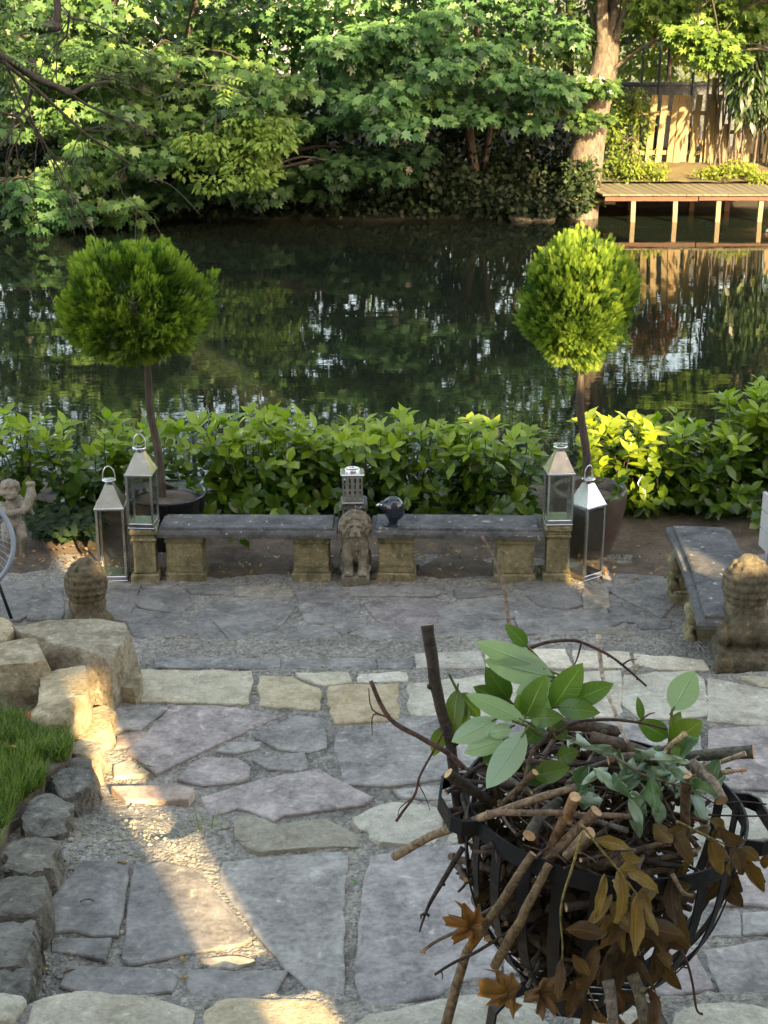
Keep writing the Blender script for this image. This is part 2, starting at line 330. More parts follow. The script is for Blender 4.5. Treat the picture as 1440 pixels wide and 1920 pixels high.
V, T = grid(-60, 60, -60, 10.7, 121, 72, near_z); tag(link('garden_ground', npmesh('garden_ground', V, T, None, True), M_soil), 'garden earth beneath the terrace', kind='structure')
def far_z(X, Y):
    edge = 27.75 + (vnoise(X, Y * 0, 1.7, 21) - .5) * .7 + 1.35 * sstep(X, 3.55, 3.9)
    z = -.75 + .45 * sstep(Y, edge - .2, edge + .1) + .50 * sstep(Y, edge + .05, edge + 1.3) + .08 * sstep(Y, 29.5, 31) + .3 * sstep(Y, 31, 36) - .32 * sstep(X, 3.55, 3.9) * sstep(Y, 27.9, 28.4) * (1 - sstep(Y, 31.2, 31.6))
    return z + (vnoise(X, Y, .6, 22) - .5) * .12 + (vnoise(X, Y, .17, 23) - .5) * .05 - 1.5 * sstep(Y, 60, 230)
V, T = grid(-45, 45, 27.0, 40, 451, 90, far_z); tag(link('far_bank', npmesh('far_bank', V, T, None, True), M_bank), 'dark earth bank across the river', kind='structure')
V, T = grid(-200, 200, 39.9, 230, 41, 40, far_z); tag(link('far_field', npmesh('far_field', V, T, None, True), M_field), 'ground beyond the far bank', kind='structure')
# ---- flagstones, traced from the photograph and laid on their terrace
def resample(P, step):
    out = []; n = len(P)
    for i in range(n):
        a, b = P[i], P[(i + 1) % n]; k = max(1, int(round((b - a).length / step)))
        out += [a.lerp(b, j / k) for j in range(k)]
    return out
def area2(P): return sum(P[i].x * P[(i + 1) % len(P)].y - P[(i + 1) % len(P)].x * P[i].y for i in range(len(P)))
def flag(px, lev, col, proud=.010, mat_=None, rough=.006, name='flagstone', parent=None, thick=.05, grow=.008):
    proud *= .45
    P = [atz(x, y, lev + proud) for x, y in px]
    if area2(P) < 0: P.reverse()
    P = resample(P, .05); n = len(P); c = sum(P, Vector()) / n; Q = []
    for i, p in enumerate(P):
        t = (P[(i + 1) % n] - P[i - 1]).normalized(); nr = Vector((t.y, -t.x, 0))
        Q.append(p + nr * (grow + mnoise.noise(p * 9) * rough * 1.5 + mnoise.noise(p * 31) * rough))
    tx, ty = rnd.uniform(-.006, .006), rnd.uniform(-.006, .006)
    def z(p, k): return lev + proud + (p.x - c.x) * tx + (p.y - c.y) * ty + mnoise.noise(p * 6) * .004 + k
    def ring(inset, dz):
        o = []
        for i, q in enumerate(Q):
            t = (Q[(i + 1) % n] - Q[i - 1]); t.z = 0; t = t.normalized() if t.length > 1e-6 else Vector((1, 0, 0)); nr = Vector((t.y, -t.x, 0))
            s = q - nr * inset; o.append((s.x - c.x, s.y - c.y, z(s, dz) - lev))
        return o
    b = MB(); b.loft([ring(0, -thick), ring(0, -.006), ring(.005, -.001), ring(.014, 0)], False, True, 0)
    return b.build(name, mat_ or M_flag, parent or paving, col, (c.x, c.y, lev))
def off(pts, ox, oy, k=3.0): return [(ox + x / k, oy + y / k) for x, y in pts]
GREY, DGREY, LILAC, WARM, RED, PALE = (1.0, 1.0, 1.0), (.84, .84, .85), (1.08, .99, 1.02), (1.18, 1.10, .96), (1.12, .92, .85), (1.4, 1.36, 1.3)
T0 = [  # lower patio
 (off([(0,135),(225,132),(212,165),(170,235),(158,270),(110,300),(0,310),(-160,300),(-160,140)],0,1060), DGREY), (off([(238,132),(345,137),(352,255),(335,298),(155,298),(176,245),(220,180)],0,1060), DGREY),
 (off([(0,88),(228,95),(230,124),(60,128),(-150,126),(-150,90)],0,1060), GREY), (off([(252,96),(350,86),(420,90),(420,122),(268,121)],0,1060), GREY), (off([(420,135),(612,134),(776,132),(740,226),(716,308),(620,298),(420,290)],0,1060), DGREY),
 (off([(430,92),(610,91),(786,92),(772,127),(612,128),(430,125)],0,1060), GREY), (off([(802,90),(960,86),(985,100),(930,124),(812,119)],0,1060), GREY), (off([(800,137),(930,131),(1030,131),(1076,213),(1000,268),(802,233),(776,213)],0,1060), DGREY),
 (off([(762,242),(980,287),(1108,291),(1136,254),(1230,366),(1100,396),(990,436),(800,508),(642,498),(768,420),(724,322)],0,1060), DGREY), (off([(1132,388),(1238,377),(1316,478),(1250,480),(1000,453),(1100,412)],0,1060), GREY),
 (off([(-56,235),(-28,192),(100,182),(428,180),(448,225),(388,318),(340,352),(240,386),(125,436),(88,393),(4,308)],400,1060), GREY), (off([(-155,112),(110,112),(120,150),(-118,155)],400,1060), DGREY), (off([(130,120),(430,128),(440,168),(250,172),(130,160)],400,1060), WARM),
 (off([(482,152),(640,127),(738,172),(816,230),(798,283),(660,313),(532,323),(492,240)],400,1060), GREY), (off([(684,332),(850,298),(857,330),(727,382)],400,1060), GREY), (off([(622,116),(700,111),(752,150),(738,160)],400,1060), GREY),
 (off([(772,121),(1000,111),(1200,106),(1272,145),(1230,164),(850,164),(772,160)],400,1060), GREY), (off([(252,396),(430,342),(520,337),(648,352),(712,390),(620,468),(600,498),(430,483),(292,498)],400,1060), GREY), (off([(644,470),(742,397),(870,337),(960,328),(1060,358),(1146,401),(1068,463),(800,453),(645,488)],400,1060), GREY),
 (off([(853,215),(960,178),(1316,206),(1230,264),(1346,330),(1280,348),(1160,386),(1000,328),(932,308)],400,1060), LILAC), (off([(203,402),(238,400),(282,497),(203,488)],400,1060), DGREY), (off([(124,446),(188,422),(193,468),(133,473)],400,1060), GREY), (off([(-60,385),(38,377),(122,473),(-50,465)],400,1060), GREY),
 (off([(104,127),(378,117),(383,149),(122,178)],820,1060), DGREY), (off([(443,91),(700,87),(736,120),(560,138),(453,120)],820,1060), DGREY), (off([(503,152),(750,131),(797,180),(806,219),(720,238),(592,233)],820,1060), DGREY),
 (off([(4,242),(180,192),(400,168),(480,182),(598,253),(790,253),(946,243),(981,330),(960,343),(700,362),(482,381),(442,288),(200,297),(60,328),(4,328)],820,1060), GREY), (off([(823,131),(948,104),(962,228),(833,237)],820,1060), WARM), (off([(933,42),(1270,62),(1330,110),(1330,200),(1258,288),(1203,248),(1033,168),(963,129)],820,1060), GREY),
 (off([(984,193),(1108,290),(1126,310),(1030,308),(974,343)],820,1060), DGREY), (off([(1046,208),(1152,291),(1308,312),(1300,348),(1152,347)],820,1060), DGREY), (off([(1124,373),(1258,363),(1388,402),(1348,482),(1193,428)],820,1060), DGREY), (off([(503,402),(640,373),(828,368),(866,440),(856,467),(640,462),(520,440)],820,1060), GREY),
 (off([(4,347),(200,314),(418,313),(436,388),(300,418),(200,476),(4,486)],820,1060), GREY), (off([(854,362),(1000,349),(1116,382),(1174,440),(1000,466),(880,447)],820,1060), WARM)]
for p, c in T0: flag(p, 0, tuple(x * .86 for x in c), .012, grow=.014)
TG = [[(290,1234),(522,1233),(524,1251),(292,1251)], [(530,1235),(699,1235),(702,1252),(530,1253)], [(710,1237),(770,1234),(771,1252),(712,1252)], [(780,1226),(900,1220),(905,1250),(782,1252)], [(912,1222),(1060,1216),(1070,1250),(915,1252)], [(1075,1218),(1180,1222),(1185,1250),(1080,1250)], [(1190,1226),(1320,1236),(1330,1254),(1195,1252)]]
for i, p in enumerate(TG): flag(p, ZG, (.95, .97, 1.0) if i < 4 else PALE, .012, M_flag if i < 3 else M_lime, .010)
TK = [([(262,1255),(467,1258),(471,1275),(465,1317),(267,1313),(261,1283)], (.98,.97,.88)), ([(489,1269),(548,1270),(597,1290),(601,1304),(597,1329),(485,1321)], (.92,.86,.70)), ([(555,1261),(654,1259),(654,1276),(607,1284),(560,1268)], (1.0,1.0,.92)), ([(616,1286),(744,1281),(747,1347),(631,1353),(616,1317)], (.92,.82,.64)),
 ([(672,1263),(762,1261),(762,1276),(672,1278)], (1.1,1.12,1.12)), ([(766,1284),(880,1268),(1000,1262),(1010,1335),(880,1345),(770,1338)], (1.0,1.02,1.0)), ([(1018,1262),(1160,1258),(1165,1340),(1020,1340)], (1.02,1.02,1.0)), ([(1172,1265),(1300,1256),(1320,1272),(1325,1340),(1200,1346),(1170,1320)], (1.0,1.02,1.02)), ([(1328,1272),(1420,1288),(1470,1300),(1470,1362),(1330,1350)], (1.0,1.0,1.0)), ([(1390,1268),(1470,1266),(1470,1290),(1430,1284)], (.95,.93,.86))]
for p, c in TK: flag(p, Z1, c, .014, M_lime, .012, 'kerb_stone')
T1s = [([(325,1323),(400,1323),(480,1332),(521,1342),(480,1361),(410,1389),(293,1449),(242,1407)], LILAC), ([(217,1320),(318,1323),(298,1337),(260,1366),(213,1366)], GREY), ([(215,1433),(240,1424),(281,1449),(215,1456)], WARM), ([(472,1374),(560,1341),(597,1348),(610,1377),(610,1399),(579,1409),(522,1402)], DGREY), ([(408,1406),(432,1393),(488,1390),(483,1399),(444,1411)], GREY),
 ([(359,1430),(387,1420),(444,1423),(464,1437),(464,1459),(444,1465),(384,1469),(334,1460)], LILAC), ([(476,1423),(570,1410),(577,1437),(564,1444),(505,1440)], DGREY), ([(378,1494),(492,1461),(597,1443),(620,1457),(697,1494),(680,1507),(530,1525),(511,1536),(481,1522),(444,1511),(425,1518),(397,1529)], LILAC), ([(628,1375),(695,1365),(751,1346),(822,1341),(900,1340),(900,1455),(822,1459),(725,1470),(650,1468),(636,1430)], DGREY),
 ([(213,1474),(327,1471),(361,1478),(352,1496),(300,1499),(240,1496)], RED), ([(920,1345),(1100,1350),(1100,1460),(920,1455)], GREY), ([(1120,1355),(1310,1352),(1316,1470),(1125,1465)], GREY), ([(1330,1366),(1480,1358),(1480,1480),(1335,1474)], LILAC), ([(330,1376),(250,1395),(218,1400),(222,1380),(262,1371)], RED), ([(740,1480),(900,1466),(1000,1470),(1010,1500),(760,1494)], GREY)]
LIFT = lambda c, k: tuple(x * k for x in c)
for p, c in T1s: flag(p, Z1 + (.045 if c is RED and p[0][1] > 1470 else 0), LIFT(c, 1.2), .012)
T2s = [([(132,1640),(157,1613),(240,1617),(233,1680),(220,1751),(180,1751),(140,1742),(80,1745),(97,1687)], DGREY), ([(253,1623),(300,1617),(353,1625),(377,1640),(413,1683),(470,1757),(458,1766),(373,1781),(247,1806),(232,1797),(240,1727)], DGREY), ([(97,1760),(206,1759),(195,1798),(147,1786),(97,1782)], DGREY), ([(133,1811),(267,1814),(320,1822),(326,1837),(320,1856),(220,1868),(187,1868),(117,1845)], DGREY),
 ([(353,1820),(390,1818),(447,1822),(535,1821),(503,1872),(437,1874),(367,1870),(353,1845)], DGREY), ([(380,1797),(430,1792),(474,1798),(440,1812),(396,1810)], WARM), ([(420,1616),(480,1609),(640,1595),(649,1607),(643,1687),(641,1773),(640,1870),(607,1872),(542,1812),(482,1747),(412,1650)], GREY), ([(698,1604),(813,1587),(930,1580),(935,1830),(873,1834),(813,1864),(713,1889),(682,1874),(669,1823),(681,1683)], (1.0,.97,1.02)),
 ([(950,1590),(1120,1585),(1130,1800),(950,1825)], GREY), ([(1150,1600),(1320,1600),(1315,1720),(1150,1740)], GREY), ([(1332,1634),(1500,1585),(1500,1697),(1332,1692)], LILAC), ([(1320,1778),(1500,1755),(1500,1880),(1370,1878),(1345,1828)], GREY), ([(1335,1712),(1384,1708),(1384,1750),(1338,1752)], GREY), ([(1396,1712),(1500,1706),(1500,1742),(1398,1748)], GREY), ([(1180,1775),(1300,1780),(1335,1850),(1250,1862),(1180,1850)], LILAC)]
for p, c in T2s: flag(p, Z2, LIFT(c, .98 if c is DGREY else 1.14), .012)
# ---- rough stones: an uneven prism under a traced top outline
def rock(name, px, ztop, thick, col=(1, 1, 1), mat_=None, amp=.02, dome=.02, flare=.0, label=None, cat=None, parent=None, zfun=None, n=72, fn=1.0, chop=26):
    P = [atz(x, y, ztop + (zfun(x, y) if zfun else 0)) for x, y in px]
    if area2(P) < 0: P.reverse()
    L = sum((P[i] - P[i - 1]).length for i in range(len(P))); P = resample(P, L / n); n = len(P); c = sum(P, Vector()) / n; P = [c + (p - c) * 1.07 for p in P]
    sd_ = rnd.random() * 50; rings = []
    for inset, dz, fl in ((.0, -thick, flare), (.0, -thick * .8, flare * .8), (.0, -thick * .6, flare * .8), (0, -thick * .42, flare * .4), (0, -thick * .26, flare * .4), (0, -thick * .12, 0), (0, -.012, 0), (.05, -.004, 0), (.16, 0, 0), (.36, 0, 0), (.62, 0, 0), (.86, 0, 0)):
        r = []
        for p in P:
            q = c.lerp(p, 1 - inset); o = (p - c).normalized(); q = q + Vector((o.x, o.y, 0)) * fl; q.z = p.z + (c.z - p.z) * inset * .7 + dz + dome * inset
            s = q * 7 * fn + Vector((sd_, 0, 0)); a = amp * (.35 if inset > 0 else 1.0)
            q = q + Vector((mnoise.noise(s), mnoise.noise(s + Vector((9, 3, 1))), mnoise.noise(s + Vector((2, 8, 5))) * .7)) * a + Vector((mnoise.noise(s * 3.1), mnoise.noise(s * 3.1 + Vector((9, 3, 1))), mnoise.noise(s * 2.7 + Vector((4, 4, 5))))) * a * .45
            r.append(q)
        rings.append(r)
    rk = random.Random(int(px[0][0] * 7 + px[0][1])); ext = max((p - c).length for p in P)      # split faces: chop the lump with random planes
    for _ in range(chop):
        a = rk.uniform(0, 6.283); e = rk.choice((rk.uniform(-.25, .25), rk.uniform(-.1, .5), rk.uniform(1.25, 1.5))); nv = Vector((math.cos(a) * math.cos(e), math.sin(a) * math.cos(e), math.sin(e))); o = Vector((c.x, c.y, c.z - thick * .4))
        dm = max((q - o).dot(nv) for r in rings for q in r); d0 = dm - rk.uniform(.004, .055 if e < 1 else .02) * min(1, ext / .3)
        for r in rings:
            for i, q in enumerate(r):
                k = (q - o).dot(nv) - d0
                if k > 0: r[i] = q - nv * (k * .92)
    base = Vector((c.x, c.y, c.z - thick)); b = MB(); b.loft([[q - base for q in r] for r in rings], True, True, 0, None, True)
    me = b.mesh(name); o = link(name, me, mat_ or M_rock, parent, base, col)
    try: me.set_sharp_from_angle(angle=R(32))
    except Exception: pass
    return tag(o, label, cat)
RS = [([(58,1866),(95,1850),(127,1842),(160,1852),(187,1853),(227,1864),(290,1856),(350,1852),(372,1874),(366,1917),(360,1965),(40,1965),(22,1900)], (.86,.85,.80)), ([(380,1872),(430,1866),(520,1870),(600,1872),(628,1905),(616,1965),(378,1965)], (.82,.76,.64)), ([(-40,1868),(40,1858),(52,1880),(8,1920),(-40,1930)], (.9,.9,.88)), ([(640,1908),(720,1895),(830,1872),(900,1855),(960,1846),(1040,1862),(1066,1960),(642,1965)], (.95,.96,.98)), ([(1245,1866),(1330,1860),(1400,1872),(1500,1890),(1500,1970),(1240,1965)], (1.0,1.0,1.0)), ([(1075,1862),(1230,1866),(1230,1960),(1080,1960)], (.95,.95,.95))]
for p, c in RS: rock('step_stone', p, Z3 + .015, .30, c, M_lime, .022, .02, parent=paving, fn=1.6)
KS = [([(428,1524),(480,1532),(520,1546),(600,1533),(640,1528),(688,1558),(676,1588),(560,1596),(480,1602),(400,1582)], (.62,.61,.58)), ([(645,1522),(720,1502),(830,1512),(834,1578),(702,1588),(694,1558)], (.98,1.0,1.02)), ([(842,1505),(1000,1505),(1010,1575),(846,1575)], (.85,.86,.86)), ([(1020,1510),(1200,1506),(1210,1580),(1020,1580)], (.8,.8,.8)), ([(1330,1490),(1500,1490),(1500,1570),(1335,1600)], (.95,.96,.97)), ([(1215,1510),(1322,1500),(1326,1590),(1220,1590)], (.9,.9,.9))]
for p, c in KS: rock('step_stone', p, Z2 + .008, .26, c, M_lime, .022, .02, parent=paving, fn=2.0)
# ---- boulders at the left
B = [('rock', [(18,1168),(60,1164),(120,1158),(190,1160),(243,1170),(257,1196),(226,1222),(200,1240),(178,1236),(140,1222),(104,1206),(60,1180)], .46, .34, (.82,.80,.76), 'broad flat grey boulder in front of the cut-off curly stone figure'),
     ('rock', [(-60,1212),(0,1204),(52,1190),(74,1208),(95,1226),(60,1240),(0,1246),(-60,1246)], .50, .42, (.96,.92,.82), 'blocky cream boulder at the left edge beside the flat grey one'),
     ('rock', [(72,1250),(110,1240),(184,1240),(190,1262),(176,1292),(132,1322),(126,1352),(80,1346),(38,1338),(70,1318),(80,1282)], .44, .34, (1.05,.98,.80), 'cream lower boulder with a golden sunlit top above the lawn corner'),
     ('rock', [(192,1246),(232,1238),(252,1232),(262,1262),(258,1290),(228,1290),(188,1266)], .30, .26, (.82,.80,.72), 'small grey rock wedged between the boulders and the pale kerb stone'),
     ('rock', [(135,1356),(165,1322),(196,1316),(212,1330),(200,1362),(170,1382),(146,1384)], .30, .22, (1.0,.92,.74), 'low sunlit rock below the cream boulders'),
     ('rock', [(132,1392),(160,1382),(190,1388),(186,1412),(150,1416),(130,1410)], .34, .24, (1.15,1.1,1.0), 'small pale sunlit rock at the corner of the lawn'),
     ('rock', [(-50,1155),(5,1150),(18,1160),(24,1178),(10,1196),(-50,1206)], .44, .4, (1.0,.92,.75), 'cream rock cut off by the left edge under the chair'),
     ('edging_stone', [(118,1424),(150,1418),(174,1424),(172,1444),(128,1448)], .40, .30, (.8,.78,.74), 'small dark edging stone nearest the sunlit rocks'),
     ('edging_stone', [(92,1454),(124,1432),(172,1438),(178,1462),(150,1480),(112,1490)], .44, .36, (.95,.95,.95), 'squat dark edging stone beside the middle of the lawn'),
     ('edging_stone', [(58,1494),(84,1482),(108,1490),(130,1508),(116,1556),(70,1562),(38,1532)], .50, .40, (1.0,.99,.95), 'large upright grey edging stone in the middle of the lawn border'),
     ('edging_stone', [(18,1590),(40,1566),(66,1566),(108,1568),(100,1622),(50,1638),(4,1622)], .56, .45, (.95,.92,.86), 'upright grey edging stone just below the biggest one'),
     ('edging_stone', [(-14,1654),(30,1640),(56,1644),(92,1634),(78,1700),(30,1718),(-22,1704)], .61, .5, (.82,.8,.75), 'tall dark edging stone below the upright grey one'),
     ('edging_stone', [(-24,1738),(20,1724),(40,1728),(68,1716),(56,1796),(8,1808),(-32,1790)], .65, .5, (.9,.9,.9), 'dark edging stone, second lowest of the lawn border'),
     ('edging_stone', [(-34,1832),(8,1814),(24,1820),(50,1810),(36,1886),(-34,1892)], .70, .5, (.85,.85,.85), 'lowest dark edging stone cut off by the left edge')]
for nm, p, z, th, c, lb in B: rock(nm, p, z - (.04 if nm == 'edging_stone' else 0), th, c, M_darkrock if nm == 'edging_stone' else M_rock, .034 if nm == 'edging_stone' else .026, .004, .02, lb, 'rock' if nm == 'rock' else 'edging stone', fn=1.5 if nm == 'edging_stone' else 1.2, chop=14 if nm == 'edging_stone' else 24)
# ---- loose chips in the rough joints
gq = np.random.default_rng(21); n = 5200; bx = gq.uniform(-1.6, 2.6, n); band = gq.choice(5, n, p=[.22, .25, .18, .2, .15]); by = np.choose(band, [gq.normal(7.52, .10, n), gq.normal(4.98, .10, n), gq.uniform(3.7, 7.4, n), gq.normal(6.9, .14, n), gq.normal(4.4, .5, n)]); bx = np.where(band == 4, gq.normal(-1.15, .16, n), bx)
O8 = np.array([(1, 0, 0), (-1, 0, 0), (0, 1, 0), (0, -1, 0), (0, 0, 1), (0, 0, -1)], float); F8 = np.array([(0, 2, 4), (2, 1, 4), (1, 3, 4), (3, 0, 4), (2, 0, 5), (1, 2, 5), (3, 1, 5), (0, 3, 5)])
V = O8[None] * gq.uniform(.5, 1.0, (n, 6, 1)) * (np.array([1, 1, .6])[None, None] * (gq.gamma(2, .0035, (n, 1, 1)) + .003)); th = gq.uniform(0, 6.28, n); c_, s_ = np.cos(th), np.sin(th); V = np.stack([V[:, :, 0] * c_[:, None] - V[:, :, 1] * s_[:, None], V[:, :, 0] * s_[:, None] + V[:, :, 1] * c_[:, None], V[:, :, 2]], 2)
V += np.stack([bx, by, bed_z(bx, by) + .002], 1)[:, None]; T = F8[None] + 6 * np.arange(n)[:, None, None]
ch = link('stone_chips', npmesh('stone_chips', V.reshape(-1, 3), T.reshape(-1, 3)), M_lime, paving, None, (.8, .78, .72)); tag(ch, kind='stuff')
# ---- lawn
lp = [(-150,1330),(60,1352),(112,1362),(136,1392),(128,1420),(112,1436),(86,1450),(80,1480),(58,1488),(28,1516),(10,1560),(-8,1592),(-30,1650),(-60,1700),(-150,1760)]
def lawn_z(x, y): return .34 + (y - 1340) / 360 * .20
P = [atz(x, y, lawn_z(x, y)) for x, y in lp]
bm = bmesh.new(); vs = [bm.verts.new(p) for p in P]; fc = bm.faces.new(vs); ex = bmesh.ops.extrude_face_region(bm, geom=[fc])
for v in [g for g in ex['geom'] if isinstance(g, bmesh.types.BMVert)]: v.co.z += 0
for v in vs: v.co.z = .02
bmesh.ops.triangulate(bm, faces=bm.faces[:]); bmesh.ops.recalc_face_normals(bm, faces=bm.faces[:]); me = bpy.data.meshes.new('lawn_soil'); bm.to_mesh(me); bm.free()
tag(link('lawn_soil', me, M_soil), 'raised soil of the small lawn', kind='structure')
LX = np.array([p.x for p in P]); LY = np.array([p.y for p in P])
def inside(x, y):
    r = np.zeros(len(x), bool); j = len(LX) - 1
    for i in range(len(LX)):
        c = ((LY[i] > y) != (LY[j] > y)) & (x < (LX[j] - LX[i]) * (y - LY[i]) / (LY[j] - LY[i] + 1e-12) + LX[i]); r ^= c; j = i
    return r
def pts_z(x, y):   # soil height by inverse distance to the outline points
    d = 1 / (np.hypot(x[:, None] - LX[None], y[:, None] - LY[None]) ** 2 + 1e-4); return (d * np.array([p.z for p in P])[None]).sum(1) / d.sum(1)
def blades(X, Y, Z, h, lean, wd, seed=0):
    n = len(X); g = np.random.default_rng(seed); a = g.uniform(0, 6.283, n); L = lean * g.uniform(.3, 1.3, n); H = h * g.uniform(.5, 1.25, n); b = a + g.normal(1.57, .5, n)
    dx, dy = np.cos(a) * L, np.sin(a) * L; wx, wy = np.cos(b) * wd / 2, np.sin(b) * wd / 2
    V = np.zeros((n, 5, 3)); V[:, 0] = np.stack([X - wx, Y - wy, Z], 1); V[:, 1] = np.stack([X + wx, Y + wy, Z], 1)
    V[:, 2] = np.stack([X - wx * .8 + dx * .35, Y - wy * .8 + dy * .35, Z + H * .6], 1); V[:, 3] = np.stack([X + wx * .8 + dx * .35, Y + wy * .8 + dy * .35, Z + H * .6], 1); V[:, 4] = np.stack([X + dx, Y + dy, Z + H], 1)
    T = np.array([[0, 1, 3], [0, 3, 2], [2, 3, 4]])[None] + 5 * np.arange(n)[:, None, None]; t = np.repeat(g.uniform(0, 1, n), 5); return V.reshape(-1, 3), T.reshape(-1, 3), t
X = RG.uniform(LX.min(), LX.max(), 52000); Y = RG.uniform(LY.min(), LY.max(), 52000); k = inside(X, Y) & (X > -2.1); X, Y = X[k], Y[k]; Z = pts_z(X, Y) - .01
k = vnoise(X, Y, .16, 31) > .22; X, Y, Z = X[k], Y[k], Z[k]
V, T, t = blades(X, Y, Z, .075 * (1 + .5 * (vnoise(X, Y, .3, 5) - .5)), .05, .005, 3)
tag(link('lawn_grass', npmesh('lawn_grass', V, T, t), M_blade, None, None, (1, 1, 1)), 'uneven green lawn grass behind the edging stones', 'grass', None, 'stuff')
def tuft(px, py, z, n, h, spread, label, col=(1.5, 1.25, .9)):
    c = atz(px, py, z); x = RG.normal(0, .018, n); y = RG.normal(0, .018, n); V, T, t = blades(x, y, x * 0 - .005, h, spread, .004, int(px))
    tag(link('grass_tuft', npmesh('grass_tuft', V, T, t), M_blade, None, c, col), label, 'grass tuft')
tuft(385, 1583, .31, 46, .12, .10, 'wispy tuft of long grass in the sunlit patch of mortar')
# ---- unseen buildings added behind the viewer, gapped to shape the sunlight; their axes follow the sun's azimuth
HU = (math.cos(R(SUN_AZ)), math.sin(R(SUN_AZ))); 
def us(u, s, z): return (u * HU[0] - s * HU[1], u * HU[1] + s * HU[0], z)
def house(u0, u1, s0, s1, h, rz, label, wins=(), zb=-.2):  # an added sun blocker standing out of view
    t = empty('house', us((u0 + u1) / 2, s0, 0), 0, label, 'house', 'unseen shade blocks behind the terrace'); iv = Matrix.Translation(-t.location)
    b = MB(); b.add([us(u, s, z) for z in (zb, h) for u, s in ((u0, s0), (u1, s0), (u1, s1), (u0, s1))], [(3, 2, 1, 0), (4, 5, 6, 7), (0, 1, 5, 4), (1, 2, 6, 5), (2, 3, 7, 6), (3, 0, 4, 7)], 0, iv); b.build('wall', M_render, t)
    if rz:
        sm = (s0 + s1) / 2; b = MB(); b.add([us(u0, s0 + .3, h + .01), us(u1, s0 + .3, h + .01), us(u1, s1 - .3, h + .01), us(u0, s1 - .3, h + .01), us(u0, sm, h + rz), us(u1, sm, h + rz)], [(3, 2, 1, 0), (0, 1, 5, 4), (2, 3, 4, 5), (1, 2, 5), (3, 0, 4)], 0, iv); b.build('roof', M_tile, t)
    for (wu, wz, ww, wh) in wins:
        b = MB(); b.add([us(wu - ww / 2, s0 + .004, wz), us(wu + ww / 2, s0 + .004, wz), us(wu + ww / 2, s0 + .004, wz + wh), us(wu - ww / 2, s0 + .004, wz + wh), us(wu - ww / 2, s0 - .1, wz), us(wu + ww / 2, s0 - .1, wz), us(wu + ww / 2, s0 - .1, wz + wh), us(wu - ww / 2, s0 - .1, wz + wh)], [(0, 1, 2, 3), (0, 4, 5, 1), (1, 5, 6, 2), (2, 6, 7, 3), (3, 7, 4, 0)], 0, iv); b.build('window', M_dk, t)
W = lambda us_, zs: [(u, z, 1.0, 1.5) for u in us_ for z in zs]
house(-16, 1.07, -3.6, -11, 15.6, 3, 'unseen tall house added to shade the terrace, left of the narrow sun gap', W((-13, -10, -7, -4, -1), (1, 4.2, 7.4, 10.6, 13)))
house(1.25, 1.56, -3.6, -11, 15.6, 0, 'thin unseen block added for shade beside the narrow sun gap behind the terrace')
house(1.86, 4.38, -3.6, -11, 15.6, 3, 'unseen narrow house added for shade between the two sun gaps behind the terrace', W((2.5, 3.6), (1, 4.2, 7.4, 10.6)))
house(1.561, 1.859, -3.6, -3.85, 5.42, 0, 'unseen block added below the small sun slot behind the terrace')
house(1.561, 1.859, -3.6, -3.85, 15, 0, 'unseen block added above the small sun slot behind the terrace', (), 5.92)
house(1.071, 1.249, -3.6, -3.85, 15, 0, 'unseen block added to cap the narrow sun gap behind the terrace', (), 4.94)
house(4.381, 5.02, -3.6, -4.2, 6.2, 0, 'unseen block added to trim the right sun gap beside the narrow house', (), 5.25)
house(4.80, 5.519, -3.6, -4.1, 14, 0, 'unseen upper block added to trim the right sun gap beside the wide house', (), 6.4)
house(5.52, 13.8, -3.6, -11, 14.6, 2.5, 'unseen wide house added to shade the terrace, right of the sun gaps', W((6.5, 8.5, 10.5, 12.5), (1, 4.2, 7.4, 10.6)))
house(4.80, 5.518, -4.3, -6, 5.7, 0, 'unseen low block added to close the right foot of the right sun gap')
house(4.384, 4.795, -4.3, -4.6, 5.12, 0, 'unseen low block added to close the left foot of the right sun gap')
# ================================================================== FURNITURE ON THE LOWER PATIO
def remesh(name, mb, voxel, smooth=2, disp=0.0, dsc=30):
    me = mb.mesh(name); o = bpy.data.objects.new(name, me); COL.objects.link(o)
    m = o.modifiers.new('r', 'REMESH'); m.mode = 'VOXEL'; m.voxel_size = voxel
    s = o.modifiers.new('s', 'SMOOTH'); s.factor = .5; s.iterations = smooth
    dg = bpy.context.evaluated_depsgraph_get(); out = bpy.data.meshes.new_from_object(o.evaluated_get(dg)); bpy.data.objects.remove(o)
    if disp:
        n = len(out.vertices); co = np.empty(n * 3); out.vertices.foreach_get('co', co); no = np.empty(n * 3); out.vertices.foreach_get('normal', no)
        co = co.reshape(-1, 3); no = no.reshape(-1, 3); d = np.array([mnoise.noise(Vector(c) * dsc) + .5 * mnoise.noise(Vector(c) * dsc * 2.3) for c in co]); co += no * d[:, None] * disp; out.vertices.foreach_set('co', co.ravel())
    out.polygons.foreach_set('use_smooth', [True] * len(out.polygons)); out.name = name; return out
def ell(b, c, r, rot=(0, 0, 0), n=12):
    M = Matrix.Translation(c) @ Matrix.Rotation(rot[2], 4, 'Z') @ Matrix.Rotation(rot[1], 4, 'Y') @ Matrix.Rotation(rot[0], 4, 'X') @ Matrix.Diagonal((*(r if isinstance(r, (tuple, list)) else (r, r, r)), 1))
    prof = [(math.sin(math.pi * k / 8), -math.cos(math.pi * k / 8)) for k in range(1, 8)]; return b.lathe(prof, n, 0, M)
def cap(b, p, q, r0, r1, n=10):
    ell(b, p, r0, n=n); ell(b, q, r1, n=n); return b.tube([p, q], [r0, r1], n)
